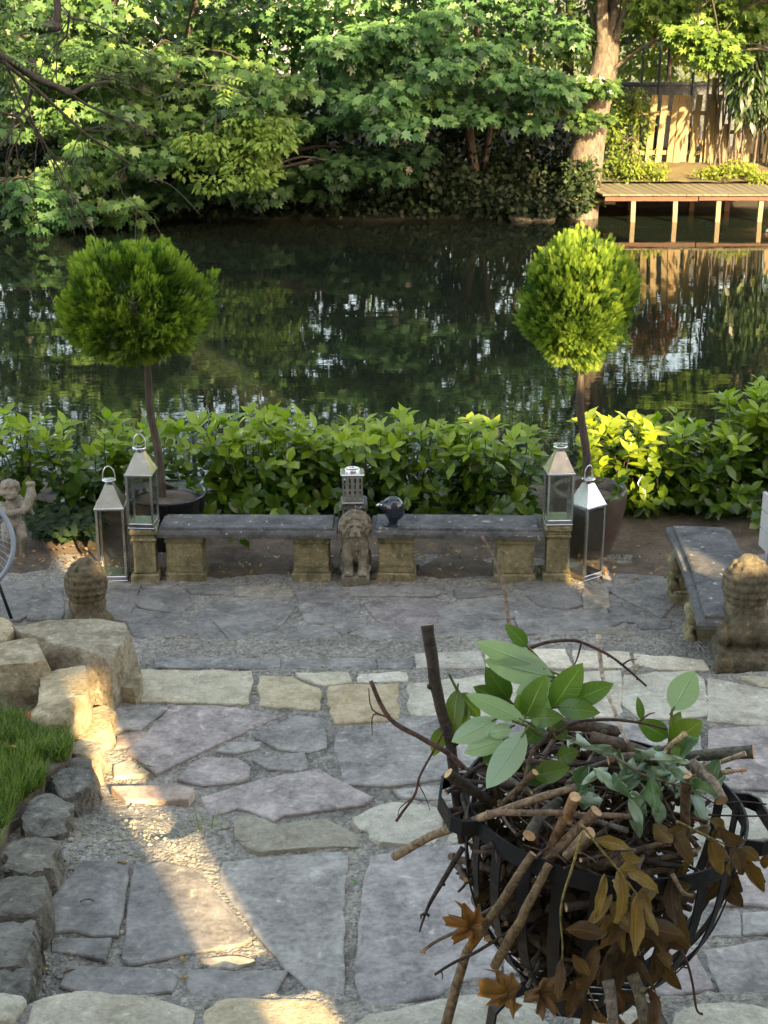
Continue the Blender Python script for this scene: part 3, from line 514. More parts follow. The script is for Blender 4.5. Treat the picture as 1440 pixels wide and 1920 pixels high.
# ---- stone benches
def bench(px0, px1, yf, dep, label, rot, lx):
    a = aty(px0, 1003, yf); c = aty(px1, 1003, yf); cx = (a.x + c.x) / 2; L = (c.x - a.x) / 2
    t = empty('stone_bench', (cx, yf + dep / 2, 0), rot, label, 'bench', 'stone benches along the hedge')
    b = MB(); h = dep / 2; n = 30
    def rg(z, i): return [(x, y + .004 * mnoise.noise(Vector((x * 8, y * 9, z * 30 + cx))), z + .003 * mnoise.noise(Vector((x * 14, y * 14, cx)))) for x, y in
        [(-L + i + (2 * L - 2 * i) * k / n, -h + i) for k in range(n)] + [(L - i, -h + i + (2 * h - 2 * i) * k / 8) for k in range(8)] + [(L - i - (2 * L - 2 * i) * k / n, h - i) for k in range(n)] + [(-L + i, h - i - (2 * h - 2 * i) * k / 8) for k in range(8)]]
    b.loft([rg(.285, .014), rg(.290, .002), rg(.312, 0), rg(.328, .006), rg(.331, .022), rg(.331, .028), rg(.346, .030), rg(.349, .036)], True, True)
    b.build('slab', M_bench, t)
    for x0, x1 in lx:
        u0, u1 = aty(x0, 1040, yf).x - cx, aty(x1, 1040, yf).x - cx; b = MB()
        b.box(u0 - .006, u1 + .006, -h + .035, h - .04, -.03, .045, .008); b.box(u0 + .008, u1 - .008, -h + .047, h - .052, .044, .24, .006); b.box(u0 + .014, u1 - .014, -h + .044, h - .046, .085, .2, .004); b.box(u0 + .001, u1 - .001, -h + .040, h - .045, .239, .286, .006)
        b.build('leg', M_leg, t)
    return t
bench(293, 633, 8.48, .31, 'left stone bench with a lichen-spotted slab, between the left pedestal and the facing lion', R(-.8), [(307, 380), (548, 619)])
bench(696, 1022, 8.47, .32, 'right stone bench carrying the dark glossy bird, beside the facing lion', R(-1.6), [(708, 780), (932, 1006)])
# ---- sideways curved bench
def side_bench():
    zt = .37; A, Bq = atz(1247, 980, zt), atz(1308, 1158, zt); Cq = atz(1370, 984, zt); c0 = (A + Cq) / 2; wv = (Cq - A).length; wd = (Cq - A).normalized()
    d = (Bq - A); L = d.length; dn = d.normalized(); base = c0 + d * .5; base.z = 0
    t = empty('stone_bench', base, 0, 'sideways stone bench with scroll-carved legs, behind the stone lion at the right', 'bench')
    def pt(s, q, z):           # s along 0..1, q across 0..1
        p = A + d * s + wd * (wv * q) + wd * (.018 * math.sin(math.pi * s)); return (p.x - base.x, p.y - base.y, z)
    b = MB(); n = 16
    def rg(z, i):
        k = i / L; w_ = i / wv; return [pt(k + (1 - 2 * k) * j / n, w_, z) for j in range(n)] + [pt(1 - k, w_ + (1 - 2 * w_) * j / 5, z) for j in range(5)] + [pt(1 - k - (1 - 2 * k) * j / n, 1 - w_, z) for j in range(n)] + [pt(k, 1 - w_ - (1 - 2 * w_) * j / 5, z) for j in range(5)]
    b.loft([rg(.295, .018), rg(.302, .004), rg(.325, 0), rg(.342, .006), rg(.349, .03), rg(.349, .04), rg(.366, .042), rg(.371, .052)], True, True); b.build('slab', M_bench, t)
    for s in (.20, .73):
        b = MB(); f = Vector(pt(s, .06, 0)); g = Vector(pt(s, .86, 0)); m = (f + g) / 2; m.z = 0; ang = math.atan2(wd.y, wd.x); hw = wv * .41
        M = Matrix.Translation(m) @ Matrix.Rotation(ang, 4, 'Z')
        b.box(-hw - .02, hw + .02, -.095, .095, -.04, .05, .01, 0, M); b.box(-hw, hw, -.08, .08, .049, .075, .006, 0, M); b.box(-hw + .03, hw - .03, -.06, .06, .074, .27, .005, 0, M, .9); b.box(-hw - .012, hw + .012, -.085, .085, .262, .296, .006, 0, M)
        for sx in (-1, 1):           # scrolls: S-curve ribs on the end faces
            for yy in (-.055, 0, .055):
                pts = [M @ Vector((sx * (hw - .015 + .028 * math.sin(k / 9 * 5.2)), yy, .075 + .19 * k / 9)) for k in range(10)]; b.tube(pts, [.022 + .008 * math.cos(k / 9 * 6.28) for k in range(10)], 8)
            b.lathe([(.012, -.09), (.034, -.088), (.034, .088), (.012, .09)], 12, 0, M @ Matrix.Translation((sx * (hw + .004), 0, .225)) @ Matrix.Rotation(R(90), 4, 'X')); b.lathe([(.010, -.085), (.028, -.083), (.028, .083), (.010, .085)], 12, 0, M @ Matrix.Translation((sx * (hw + .010), 0, .105)) @ Matrix.Rotation(R(90), 4, 'X'))
        b.build('leg', M_leg, t)
side_bench()
for i, (x, y, r, lb) in enumerate([(1322, 1192, .05, 'upper brown pebble under the near end of the sideways bench'), (1316, 1214, .06, 'lower pale sunlit stone under the near end of the sideways bench'), (1336, 1196, .04, 'small tan pebble beside the stone lion, under the sideways bench')]):
    b = MB(); ell(b, (0, 0, 0), (r * 1.2, r, r * .75)); p = atz(x, y, r * .5); tag(link('pebble', remesh('pebble', b, .008, 2, .012, 14), M_rock, None, p, (1.1, .95, .75)), lb, 'stone')
# ---- pedestals
def pedestal(pxc, yf, wd, h, label, rz=0):
    p = aty(pxc, 1080, yf); t = empty('stone_pedestal', (p.x, yf + wd / 2, 0), rz, label, 'pedestal', 'small stone pedestals between the benches'); k = wd / 2
    b = MB(); b.box(-k - .004, k + .004, -k - .004, k + .004, -.03, .055, .008); b.box(-k + .016, k - .016, -k + .016, k - .016, .054, h - .085, .008, 0, None, .94); b.box(-k + .004, k - .004, -k + .004, k - .004, h - .088, h - .066, .007); b.build('shaft', M_leg, t)
    b = MB(); b.box(-k + .012, k - .012, -k + .012, k - .012, h - .0665, h - .048, .004); b.box(-k, k, -k, k, h - .049, h - .004, .012); b.build('cap', M_leg, t); return p.x, yf + wd / 2
PL = pedestal(271, 8.47, .165, .355, 'left stone pedestal carrying a steel lantern at the end of the left bench', R(2))
PR = pedestal(1045, 8.48, .165, .375, 'right stone pedestal carrying a steel lantern at the end of the right bench', R(-2))
p = aty(664, 1060, 8.62); t = empty('stone_pedestal', (p.x, 8.70, 0), R(3), 'dark stone block behind the facing lion, carrying the slotted lantern', 'pedestal'); b = MB(); b.box(-.085, .085, -.085, .085, -.03, .06, .008); b.box(-.07, .07, -.07, .07, .059, .42, .008, 0, None, .97); b.build('shaft', M_bench, t); b = MB(); b.box(-.082, .082, -.082, .082, .419, .468, .010); b.build('cap', M_bench, t)
# ---- glass lanterns
def lantern(loc, wd, hb, hr, rz, label, handle=True, tilt=0):
    t = empty('glass_lantern', loc, rz, label, 'lantern', 'polished steel and glass lanterns', (tilt, 0, rz)); k = wd / 2; pw = .014
    b = MB(); b.box(-k, k, -k, k, 0, .008, .002); b.box(-k + .003, k - .003, -k + .003, k - .003, .0085, .034, .003); b.build('base', M_steel, t)
    for sx in (-1, 1):
        for sy in (-1, 1):
            b = MB(); x0, y0 = sx * (k - .002), sy * (k - .002); b.box(min(x0, x0 - sx * pw), max(x0, x0 - sx * pw), min(y0, y0 - sy * pw), max(y0, y0 - sy * pw), .0345, hb - .0125, .0015); b.build('post', M_steel, t)
    for i in range(4):
        b = MB(); b.box(-k + pw + .003, k - pw - .003, -k + .006, -k + .0085, .0345, hb - .0125); b.build('pane', M_glass, t, None, None, (0, 0, i * math.pi / 2))
    b = MB(); b.box(-k - .004, k + .004, -k - .004, k + .004, hb - .012, hb + .004, .003); q = k - .002; n_ = .026
    b.loft([[(-q, -q, hb + .0045), (q, -q, hb + .0045), (q, q, hb + .0045), (-q, q, hb + .0045)], [(-n_, -n_, hb + hr), (n_, -n_, hb + hr), (n_, n_, hb + hr), (-n_, n_, hb + hr)]], True, True); b.build('roof', M_steel, t)
    b = MB(); z = hb + hr; b.lathe([(.024, z + .0005), (.024, z + .012), (.038, z + .016), (.043, z + .022), (.043, z + .028), (.036, z + .032), (.010, z + .034)], 20); b.build('cap', M_steel, t)
    b = MB(); z += .026; H = .085 if handle else .03
    if handle: b.tube([(.040 * math.cos(a) * (1.0 if abs(math.cos(a)) > .5 else 1.0), 0, z + (H * math.sin(a))) for a in [math.pi * j / 14 for j in range(15)]], .0042, 6)
    else:
        b.tube([(.042 * math.cos(a), .042 * math.sin(a) , z + .012 - .004 * math.sin(a)) for a in [math.pi * j / 10 for j in range(11)]], .004, 6)
    b.build('handle', M_steel, t); return t
p = aty(211, 1078, 8.5); lantern((p.x, 8.58, 0), .178, .475, .135, R(3), 'tall steel lantern standing on the ground left of the left pedestal')
lantern((PL[0], PL[1], .352), .165, .345, .125, R(-4), 'steel lantern with upright ring handle, on the left pedestal')
lantern((PR[0] - .003, PR[1], .372), .165, .330, .125, R(3), 'steel lantern without a raised handle, on the right pedestal', False)
p = aty(1098, 1078, 8.5); lantern((p.x + .005, 8.60, 0), .165, .475, .135, R(38), 'tall steel lantern turned corner-on, on the ground right of the right pedestal')
# ---- slotted metal lantern
t = empty('slotted_lantern', (aty(661, 940, 8.66).x, 8.675, .4645), R(2), 'small pewter lantern with rows of slots and an open top ring, behind the facing lion', 'lantern'); k = .063
b = MB(); b.box(-k - .004, k + .004, -k - .004, k + .004, 0, .012, .003); b.build('base', M_pewter, t)
for i in range(4):
    b = MB()
    for j in range(5): x = -k + (2 * k) * j / 4; b.box(x - .0095, x + .0095, -k, -k + .003, .0125, .18) if 0 < j < 4 else b.box(x - (0 if j == 0 else .0095), x + (.0095 if j == 0 else 0), -k, -k + .003, .0125, .18)
    for z in (.0126, .085, .166): b.box(-k + .0005, k - .0005, -k + .0005, -k + .0025, z, z + .014)
    b.build('slotted_panel', M_pewter, t, None, None, (0, 0, i * math.pi / 2))
b = MB(); b.box(-k - .010, k + .010, -k - .010, k + .010, .1805, .194, .005); b.build('lid', M_steel, t)
b = MB(); b.loft([[(r * math.cos(a), r * math.sin(a), z) for a in [2 * math.pi * j / 28 for j in range(28)]] for r, z in ((.046, .1945), (.046, .214), (.041, .216), (.038, .212), (.038, .196))], False, True, 0, None, True); b.f[-1] = b.f[-1]; b.build('top_ring', M_steel, t)
b = MB(); b.lathe([(.0375, .1965), (.0375, .1975)], 24); b.build('dark_disc', M_dk, t)  # dark disc on the lid, standing in for the shaded hollow
# ---- facing lion
def lion_front():
    b = MB(); b.box(-.086, .086, -.155, .14, -.02, .062, .008); ell(b, (0, .06, .17), (.072, .10, .11)); ell(b, (0, -.02, .22), (.074, .075, .13)); ell(b, (0, -.055, .25), (.066, .06, .07))
    for s in (-1, 1):
        b.tube([(s * .044, -.055, .24), (s * .045, -.072, .16), (s * .043, -.085, .10), (s * .043, -.09, .062)], [.038, .033, .029, .030], 10); ell(b, (s * .043, -.112, .076), (.034, .042, .026))
        for q in (-1, 0, 1): ell(b, (s * .043 + q * .017, -.145, .072), (.011, .016, .013))
        ell(b, (s * .070, .045, .12), (.032, .075, .06)); ell(b, (s * .078, -.03, .075), (.02, .045, .018)); ell(b, (s * .052, -.055, .415), (.017, .012, .018)); ell(b, (s * .027, -.124, .388), (.022, .014, .009), (0, s * .45, 0)); ell(b, (s * .040, -.098, .355), (.020, .018, .022)); ell(b, (s * .018, -.150, .328), (.019, .019, .016)); ell(b, (s * .024, -.122, .370), (.0075, .006, .006))
    ell(b, (0, -.06, .36), (.060, .062, .066)); ell(b, (0, -.105, .345), (.036, .04, .040)); b.tube([(0, -.118, .395), (0, -.137, .365), (0, -.153, .345)], [.015, .012, .019], 8); ell(b, (0, -.138, .306), (.020, .018, .012)); ell(b, (0, -.152, .345), (.016, .008, .010))
    r_ = random.Random(3)
    for i in range(26):
        a = math.pi * 2 * i / 26
        for rr, rad, yy in ((.066, .021, -.075), (.080, .024, -.045)): ell(b, (rr * math.cos(a) * r_.uniform(.95, 1.08), yy + r_.uniform(-.01, .01), .355 + rr * 1.06 * math.sin(a)), (rad, rad * .8, rad * 1.25), (0, -a, 0), 8)
    for i in range(40):
        a = r_.uniform(-1.5, 1.5); z = r_.uniform(.18, .31); ell(b, (.072 * math.sin(a), -.045 - .045 * math.cos(a) * (.6 + (z - .18) * 3), z), (.015, .012, .026), (0, r_.uniform(-.4, .4), 0), 8)
    return remesh('lion_body', b, .0042, 1, .0015, 60)
p = aty(666, 1086, 8.45); t = empty('stone_lion', (p.x, 8.57, 0), R(1), 'small stone lion sitting face-on between the two benches', 'statue'); link('body', lion_front(), M_statue, t, None, (.95, .93, .86))
# ---- lions seen from behind (curly manes)
def lion_back():
    b = MB(); b.box(-.145, .145, -.15, .19, -.02, .075, .012); b.box(-.13, .13, -.135, .175, .074, .10, .01); ell(b, (0, .0, .20), (.125, .125, .125)); ell(b, (0, .02, .30), (.115, .105, .10)); b.box(-.095, .095, -.075, .10, .12, .37, .045)
    for s in (-1, 1):
        ell(b, (s * .105, -.02, .17), (.05, .10, .075)); ell(b, (s * .112, -.06, .205), (.030, .035, .045)); ell(b, (s * .118, -.085, .165), (.024, .030, .030)); b.tube([(s * .06, .10, .30), (s * .062, .145, .2), (s * .06, .155, .11)], [.04, .035, .036], 10); ell(b, (s * .06, .19, .115), (.036, .045, .025)); ell(b, (s * .128, -.13, .02), (.03, .04, .06))
    ell(b, (0, .02, .44), (.108, .105, .125)); ell(b, (0, .12, .43), (.06, .07, .06))
    for row in range(7):
        ph = -.55 + row * .30; z = .43 + .135 * math.sin(ph); rr = .112 * math.cos(ph) + .006; n = max(6, int(17 * math.cos(ph)))
        for i in range(n):
            a = 2 * math.pi * (i + .5 * (row % 2) + .35 * (mnoise.noise(Vector((i * 3.1, row * 5.3, 1))))) / n; q_ = 1 + .35 * mnoise.noise(Vector((i * 2.7, row * 1.9, 8))); ell(b, (rr * math.cos(a), .02 + rr * .98 * math.sin(a), z + .008 * mnoise.noise(Vector((i * 4.3, row, 3)))), (.016 * q_, .026 * q_, .020), (0, 0, a), 8)
    ell(b, (0, .02, .572), (.05, .05, .02)); return remesh('mane_lion_body', b, .008, 1, .0025, 40)
lb = lion_back()
p = atz(1398, 1262, .105); t = empty('stone_lion', (p.x + .01, p.y + .15, .105), R(-8), 'curly-maned stone lion seen from behind at the right, in front of the sideways bench', 'statue'); link('body', lb, M_statue, t, None, (.55, .52, .42))
p = atz(159, 1160, .10); t = empty('stone_lion', (p.x, p.y + .1, -.14), R(14), 'dark curly-headed stone figure rising behind the flat boulder at the left', 'statue'); o = link('body', lb, None, t, None, (.52, .47, .34)); t.scale = (.95, .95, .95)
# ---- cherub
def cherub():
    b = MB(); ell(b, (0, 0, .50), (.062, .06, .068)); ell(b, (.03, -.05, .485), (.028, .022, .02)); ell(b, (.022, -.060, .495), (.010, .012, .012)); ell(b, (.0, -.05, .47), (.03, .02, .015))
    r_ = random.Random(5)
    for i in range(80):
        a = r_.uniform(0, 6.28); e = r_.uniform(-.15, 1.5); d = Vector((math.cos(a) * math.cos(e), math.sin(a) * math.cos(e), math.sin(e)))
        if d.y < -.5 and d.z < .5: continue
        ell(b, (d.x * .066, d.y * .066, .508 + d.z * .068), r_.uniform(.015, .024), n=8)
    ell(b, (0, .01, .33), (.075, .062, .11)); ell(b, (0, -.02, .27), (.07, .06, .07)); cap(b, (-.07, 0, .40), (-.05, -.09, .36), .032, .027); cap(b, (-.05, -.09, .36), (.05, -.10, .375), .027, .022); cap(b, (.072, 0, .40), (.105, -.07, .40), .032, .026); cap(b, (.105, -.07, .40), (.13, -.07, .47), .026, .022)
    b.tube([(.06, -.09, .36), (.11, -.08, .40), (.145, -.05, .48), (.15, -.02, .56)], [.03, .034, .04, .022], 10)     # horn of fruit held against the chest
    for i in range(10): a = i * .628; ell(b, (.148 + .024 * math.cos(a), -.03 + .024 * math.sin(a), .555), .014, n=8)
    for s in (-1, 1): cap(b, (s * .045, -.02, .24), (s * .06, -.09, .17), .045, .034); cap(b, (s * .06, -.09, .17), (s * .05, -.04, .03), .033, .024); ell(b, (s * .05, -.07, .02), (.024, .045, .018)); 
    b.tube([(.0, .06, .42), (.06, .10, .40), (.12, .10, .33), (.16, .07, .28)], [.03, .04, .032, .012], 10); b.box(-.10, .10, -.11, .11, -.05, .015, .01); return remesh('cherub_body', b, .006, 1, .0012, 60)
p = aty(22, 1005, 8.95); t = empty('stone_cherub', (p.x, 9.0, -.02), R(18), 'pale stone cherub with curly hair at the left edge, behind the corded chair', 'statue'); link('body', cherub(), M_cherub, t, None, (.8, .78, .74)); t.scale = (.88,) * 3
# ---- round bird ornament
t = empty('bird_ornament', (aty(737, 965, 8.55).x, 8.56, .349), R(-8), 'glossy dark blue round bird ornament standing on the right bench', 'ornament')
b = MB(); ell(b, (0, 0, .105), (.062, .062, .062)); ell(b, (.008, 0, .085), (.058, .055, .060)); b.tube([(.003, 0, .06), (.002, 0, .02), (.002, 0, .004)], [.045, .025, .026], 14); ell(b, (-.05, -.012, .115), (.026, .03, .028)); link('body', remesh('body', b, .005, 3), M_bird, t); t.scale = (1.12,) * 3
b = MB(); b.tube([(-.072, -.014, .118), (-.085, -.016, .116), (-.094, -.018, .110)], [.012, .008, .002], 8); b.build('beak', M_steel, t)
for s in (-1, 1):
    b = MB(); ell(b, (s * .024 - .005, -.018, .007), (.022, .028, .007)); b.build('foot', M_bird, t); b = MB(); ell(b, (-.060, -.012 + s * .026, .126), (.007, .007, .007)); b.build('eye', M_steel, t)
# ---- corded chair at the left edge
c = aty(-112, 1022, 7.95); t = empty('cord_chair', (c.x, c.y, 0), 0, 'grey-blue corded garden chair cut off by the left edge', 'chair'); zc = c.z
def ring(k, a, sag=0): return (k * .42 * math.cos(a), .12 * k * math.sin(a) + sag, zc + .31 * k * math.sin(a))
b = MB(); b.tube([ring(1, 2 * math.pi * j / 64) for j in range(64)], .0145, 10, closed=True); b.build('rim', M_cord, t)
b = MB(); b.tube([ring(.2, 2 * math.pi * j / 24, .28) for j in range(24)], .009, 8, closed=True); b.build('inner_ring', M_cord, t)
for j in range(56):
    a = 2 * math.pi * j / 56; b = MB(); b.tube([ring(1, a), ring(.75, a, .10), ring(.45, a, .20), ring(.2, a, .28)], .0032, 5); b.build('cord', M_cord, t)
f = atz(22, 1162, 0) - Vector((c.x, c.y, 0)); b = MB(); b.tube([(f.x - .12, f.y + .12, zc - .15), (f.x, f.y, 0)], .010, 8); b.build('leg', M_iron, t)
for q in ((-.25, -.1), (-.3, .5), (.15, .5)):
    b = MB(); b.tube([(q[0] * .6, q[1] * .6 + .1, zc - .2), (q[0], q[1], 0)], .010, 8); b.build('leg', M_iron, t)
# ---- whitewashed planter at the right edge
p = aty(1432, 1020, 7.9); t = empty('wooden_planter', (p.x + .225, 7.95, .0), R(6), 'pale whitewashed board-sided planter cut off by the right edge', 'planter'); z0 = max(.05, aty(1432, 1045, 7.9).z)
for i, (w_, h_) in enumerate(((.33, z0), )):
    for k in range(3):
        b = MB(); b.box(-.16, .16, -.17, -.145, z0 + k * .112, z0 + k * .112 + .108, .004); b.build('board', M_white, t)
        for sx in (-1, 1): b = MB(); b.box(sx * .1735 - .0115, sx * .1735 + .0115, -.17, .17, z0 + k * .112, z0 + k * .112 + .108, .004); b.build('board', M_white, t)
    for sx in (-1, 1):
        for sy in (-1, 1): b = MB(); b.box(sx * .135 - .018, sx * .135 + .018, sy * .12 - .018, sy * .12 + .018, 0, z0 + .335, .003); b.build('leg', M_white, t)
    b = MB(); b.box(-.158, .158, -.142, .15, z0 + .28, z0 + .31); b.build('soil', M_soil, t)
# ---- plant pots
def pot(name, c, prof, mat_, label, soilz, rs):
    t = empty(name, c, 0, label, 'plant pot'); b = MB(); b.lathe(prof, 40, 0, None, True, True); b.f.pop(); b.m.pop(); b.sm.pop(); b.build('bowl', mat_, t); b = MB()
    b.lathe([(rs, soilz - .01), (rs * .7, soilz + .012), (rs * .25, soilz + .02)], 28); b.build('soil', M_soil, t); return t
cL = aty(312, 925, 9.15); pot('plant_pot', (cL.x, 9.15, 0), [(.17, -.02), (.205, .02), (.25, .30), (.262, .345), (.268, .365), (.262, .372), (.248, .368), (.24, .32), (.2, .27)], M_black, 'black glazed pot holding the left ball-shaped conifer', .315, .235)
cR = aty(1106, 915, 9.03); pot('plant_pot', (cR.x, 9.03, 0), [(.12, -.02), (.155, .02), (.21, .17), (.236, .32), (.240, .42), (.236, .440), (.220, .442), (.212, .42), (.205, .36), (.18, .3)], M_potbrown, 'brown stoneware pot holding the right ball-shaped conifer', .375, .203)
# ================================================================== PLANTS ON THIS SIDE
def unit(a): return a / (np.linalg.norm(a, axis=-1, keepdims=True) + 1e-9)
def scatter(P, Tdir, Nrm, S, base, tri, tint, wscale=None):
    """copies of a leaf (base verts: x across, y along the leaf, z along its normal) at points P"""
    P = np.asarray(P, float); n = len(P); Y = unit(np.asarray(Tdir, float)); X = unit(np.cross(Y, np.asarray(Nrm, float))); Z = np.cross(X, Y)
    base = np.asarray(base, float); S = np.asarray(S, float).reshape(-1, 1, 1); ws = 1 if wscale is None else np.asarray(wscale).reshape(-1, 1, 1)
    V = P[:, None] + S * (base[None, :, 0:1] * ws * X[:, None] + base[None, :, 1:2] * Y[:, None] + base[None, :, 2:3] * Z[:, None])
    k = len(base); T = np.asarray(tri)[None] + k * np.arange(n)[:, None, None]
    return V.reshape(-1, 3), T.reshape(-1, 3), np.repeat(tint, k)
LAUREL = ([(0, 0, 0), (-.15, .25, .035), (0, .3, -.005), (.15, .25, .035), (-.19, .6, .02), (0, .62, -.02), (.19, .6, .02), (0, 1, -.09)], [(0, 2, 1), (0, 3, 2), (1, 2, 5), (1, 5, 4), (2, 3, 6), (2, 6, 5), (4, 5, 7), (5, 6, 7)])
OVAL = ([(0, 0, 0), (-.26, .4, .04), (0, .5, 0), (.26, .4, .04), (0, 1, -.06)], [(0, 2, 1), (0, 3, 2), (1, 2, 4), (2, 3, 4)])
SLIM = ([(0, 0, 0), (-.12, .45, .03), (.12, .45, .03), (0, 1, -.08)], [(0, 2, 1), (1, 2, 3)])
MAPLE = ([(0, 0, 0), (-.30, -.06, .02), (-.22, .16, .03), (-.56, .30, -.03), (-.33, .42, .03), (-.40, .72, -.05), (-.15, .62, .03), (0, 1.0, -.08), (.15, .62, .03), (.40, .72, -.05), (.33, .42, .03), (.56, .30, -.03), (.22, .16, .03), (.30, -.06, .02), (0, .38, 0)],
         [(14, i + 1, i) if 0 else (14, i, (i + 1) % 14) for i in range(14)]); MAPLE = (MAPLE[0], [(a, c, b) for a, b, c in MAPLE[1]])
IVY = ([(0, 0, 0), (-.38, .05, 0), (-.30, .35, .03), (-.42, .55, -.02), (0, 1, -.05), (.42, .55, -.02), (.30, .35, .03), (.38, .05, 0)], [(0, 2, 1), (0, 4, 2), (2, 4, 3), (0, 6, 4), (6, 5, 4), (0, 7, 6)])
# a flattened conifer spray: a midrib with side fingers
_v, _t = [], []
for (a, st, L, w_) in [(0, 0, 1.0, .042), (.5, .12, .50, .042), (-.55, .12, .50, .042), (.5, .36, .45, .04), (-.5, .36, .45, .04), (.42, .58, .34, .036), (-.42, .58, .34, .036)]:
    s, c = math.sin(a), math.cos(a); b0 = len(_v); _v += [(0 - c * w_ * .5, st + s * w_ * .5, 0), (c * w_ * .5, st - s * w_ * .5, 0), (s * L * .6 - c * w_, st + c * L * .6 + s * w_, .02), (s * L * .6 + c * w_, st + c * L * .6 - s * w_, .02), (s * L, st + c * L, 0)]; _t += [(b0, b0 + 1, b0 + 3), (b0, b0 + 3, b0 + 2), (b0 + 2, b0 + 3, b0 + 4)]
SPRAY = (_v, _t)
def cat3(L): 
    o = 0; V, T, t = [], [], []
    for v, f, k in L: V.append(v); T.append(f + o); t.append(k); o += len(v)
    return np.concatenate(V), np.concatenate(T), np.concatenate(t)
# ---- ball-shaped conifers
def topiary(base, top, cc, rad, label, seed, yellow=1.0):
    t = empty('topiary_conifer', base, 0, label, 'conifer', 'ball-shaped conifers in pots'); B0 = Vector(base); g = np.random.default_rng(seed)
    b = MB(); m = [Vector((0, 0, -.03)), (Vector(top) - B0) * .33 + Vector((.012, 0, 0)), (Vector(top) - B0) * .66 + Vector((-.014, .01, 0)), Vector(top) - B0, Vector(cc) - B0]
    b.tube(spline(m, 4), [.030 - .010 * i / 16 for i in range(17)], 9); b.build('trunk', M_topbark, t)
    n = 250; d = unit(g.normal(size=(n, 3))); c = np.array(Vector(cc) - B0); rr = np.array(rad)
    bump_ = 1 + .045 * g.normal(size=n) + np.array([.20 * mnoise.noise(Vector(q) * 1.5 + Vector((seed * 7.3, 0, 2))) for q in d]); tips = c + d * rr * bump_[:, None]; out = []
    for i in range(n):
        dd = d[i]; k = 60; up = np.array([0, 0, 1.0]); ax = unit(dd * .75 + up * (.75 if dd[2] > -.3 else .25) + g.normal(0, .12, 3))
        u = unit(np.cross(ax, g.normal(size=3))); v = np.cross(ax, u); s = g.uniform(0, 1, k); th = g.uniform(0, 6.28, k); wd = .07 * (1 - .7 * s)
        P = tips[i] - ax * (.16 * (1 - s))[:, None] + (u[None] * np.cos(th)[:, None] + v[None] * np.sin(th)[:, None]) * wd[:, None]
        td = unit(ax[None] * 1.0 + (P - tips[i] + ax * .1) * 5 + g.normal(0, .22, (k, 3))); nm = unit(np.cross(td, g.normal(size=(k, 3))))
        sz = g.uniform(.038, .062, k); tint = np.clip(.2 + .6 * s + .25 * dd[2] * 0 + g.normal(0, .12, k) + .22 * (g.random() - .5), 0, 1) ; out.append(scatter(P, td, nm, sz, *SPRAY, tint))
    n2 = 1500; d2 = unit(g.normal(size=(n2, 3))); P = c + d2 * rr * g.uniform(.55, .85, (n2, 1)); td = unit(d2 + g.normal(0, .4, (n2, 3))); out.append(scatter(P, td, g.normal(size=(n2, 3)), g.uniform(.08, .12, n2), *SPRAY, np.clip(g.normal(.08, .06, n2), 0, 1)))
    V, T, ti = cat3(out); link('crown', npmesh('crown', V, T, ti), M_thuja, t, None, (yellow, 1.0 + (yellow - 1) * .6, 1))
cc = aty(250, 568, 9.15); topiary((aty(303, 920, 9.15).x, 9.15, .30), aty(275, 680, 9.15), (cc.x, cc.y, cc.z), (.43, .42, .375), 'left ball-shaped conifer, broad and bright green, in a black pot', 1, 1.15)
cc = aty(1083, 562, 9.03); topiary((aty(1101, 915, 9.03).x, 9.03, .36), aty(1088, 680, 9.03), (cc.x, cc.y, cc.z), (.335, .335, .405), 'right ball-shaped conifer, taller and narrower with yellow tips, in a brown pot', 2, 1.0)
# ---- cherry laurel hedge
def shoots(b, foot, tip, n, g, sz, tints, out, r=.006, bare=.15):
    f, tp = np.array(foot), np.array(tip); mid = (f + tp) / 2 + g.normal(0, .05, 3); ts = np.linspace(0, 1, 7); path = [(1 - s) ** 2 * f + 2 * s * (1 - s) * mid + s * s * tp for s in ts]
    if b: b.tube([Vector(p) for p in path], [r * (1 - .6 * s) for s in ts], 5)
    s = np.sort(np.concatenate([g.uniform(bare, .9, max(0, n - 5)), g.uniform(.93, 1.0, min(5, n))])); P = np.stack([(1 - s) ** 2 * f[i] + 2 * s * (1 - s) * mid[i] + s * s * tp[i] for i in range(3)], 1)
    ax = unit(tp - mid); a = np.arange(n) * 2.4 + g.uniform(0, 6); u = unit(np.cross(ax, [.3, .9, .1])); v = np.cross(ax, u); rad = u[None] * np.cos(a)[:, None] + v[None] * np.sin(a)[:, None]
    lift = np.where(s > .92, .75, .12)[:, None]; td = unit(rad + ax[None] * lift + np.array([0, 0, -.12]) + g.normal(0, .22, (n, 3))); nm = unit(ax[None] * .9 + np.array([0, -.2, .6]) - td * .3 + g.normal(0, .25, (n, 3)))
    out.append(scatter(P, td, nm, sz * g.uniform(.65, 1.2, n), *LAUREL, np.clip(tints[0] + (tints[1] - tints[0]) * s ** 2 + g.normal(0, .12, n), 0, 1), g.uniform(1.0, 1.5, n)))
HB = [(-75, 95, 792, 'laurel bush behind the stone cherub at the left edge'), (95, 235, 800, 'laurel bush behind the tall ground lantern at the left'), (235, 380, 815, 'sparse laurel bush around the black pot and the short fence post'), (375, 520, 795, 'laurel bush between the black pot and the middle of the left bench'), (505, 655, 800, 'dense laurel bush behind the right half of the left bench'), (640, 830, 800, 'dark-stemmed laurel bush behind the slotted lantern and the bird'), (815, 1005, 800, 'laurel bush behind the right half of the right bench'), (1095, 1230, 800, 'yellowish sunlit laurel bush behind the brown pot'), (1215, 1370, 805, 'dark green laurel bush behind the sideways bench'), (1365, 1500, 735, 'tall laurel bush at the right edge, higher than the rest')]
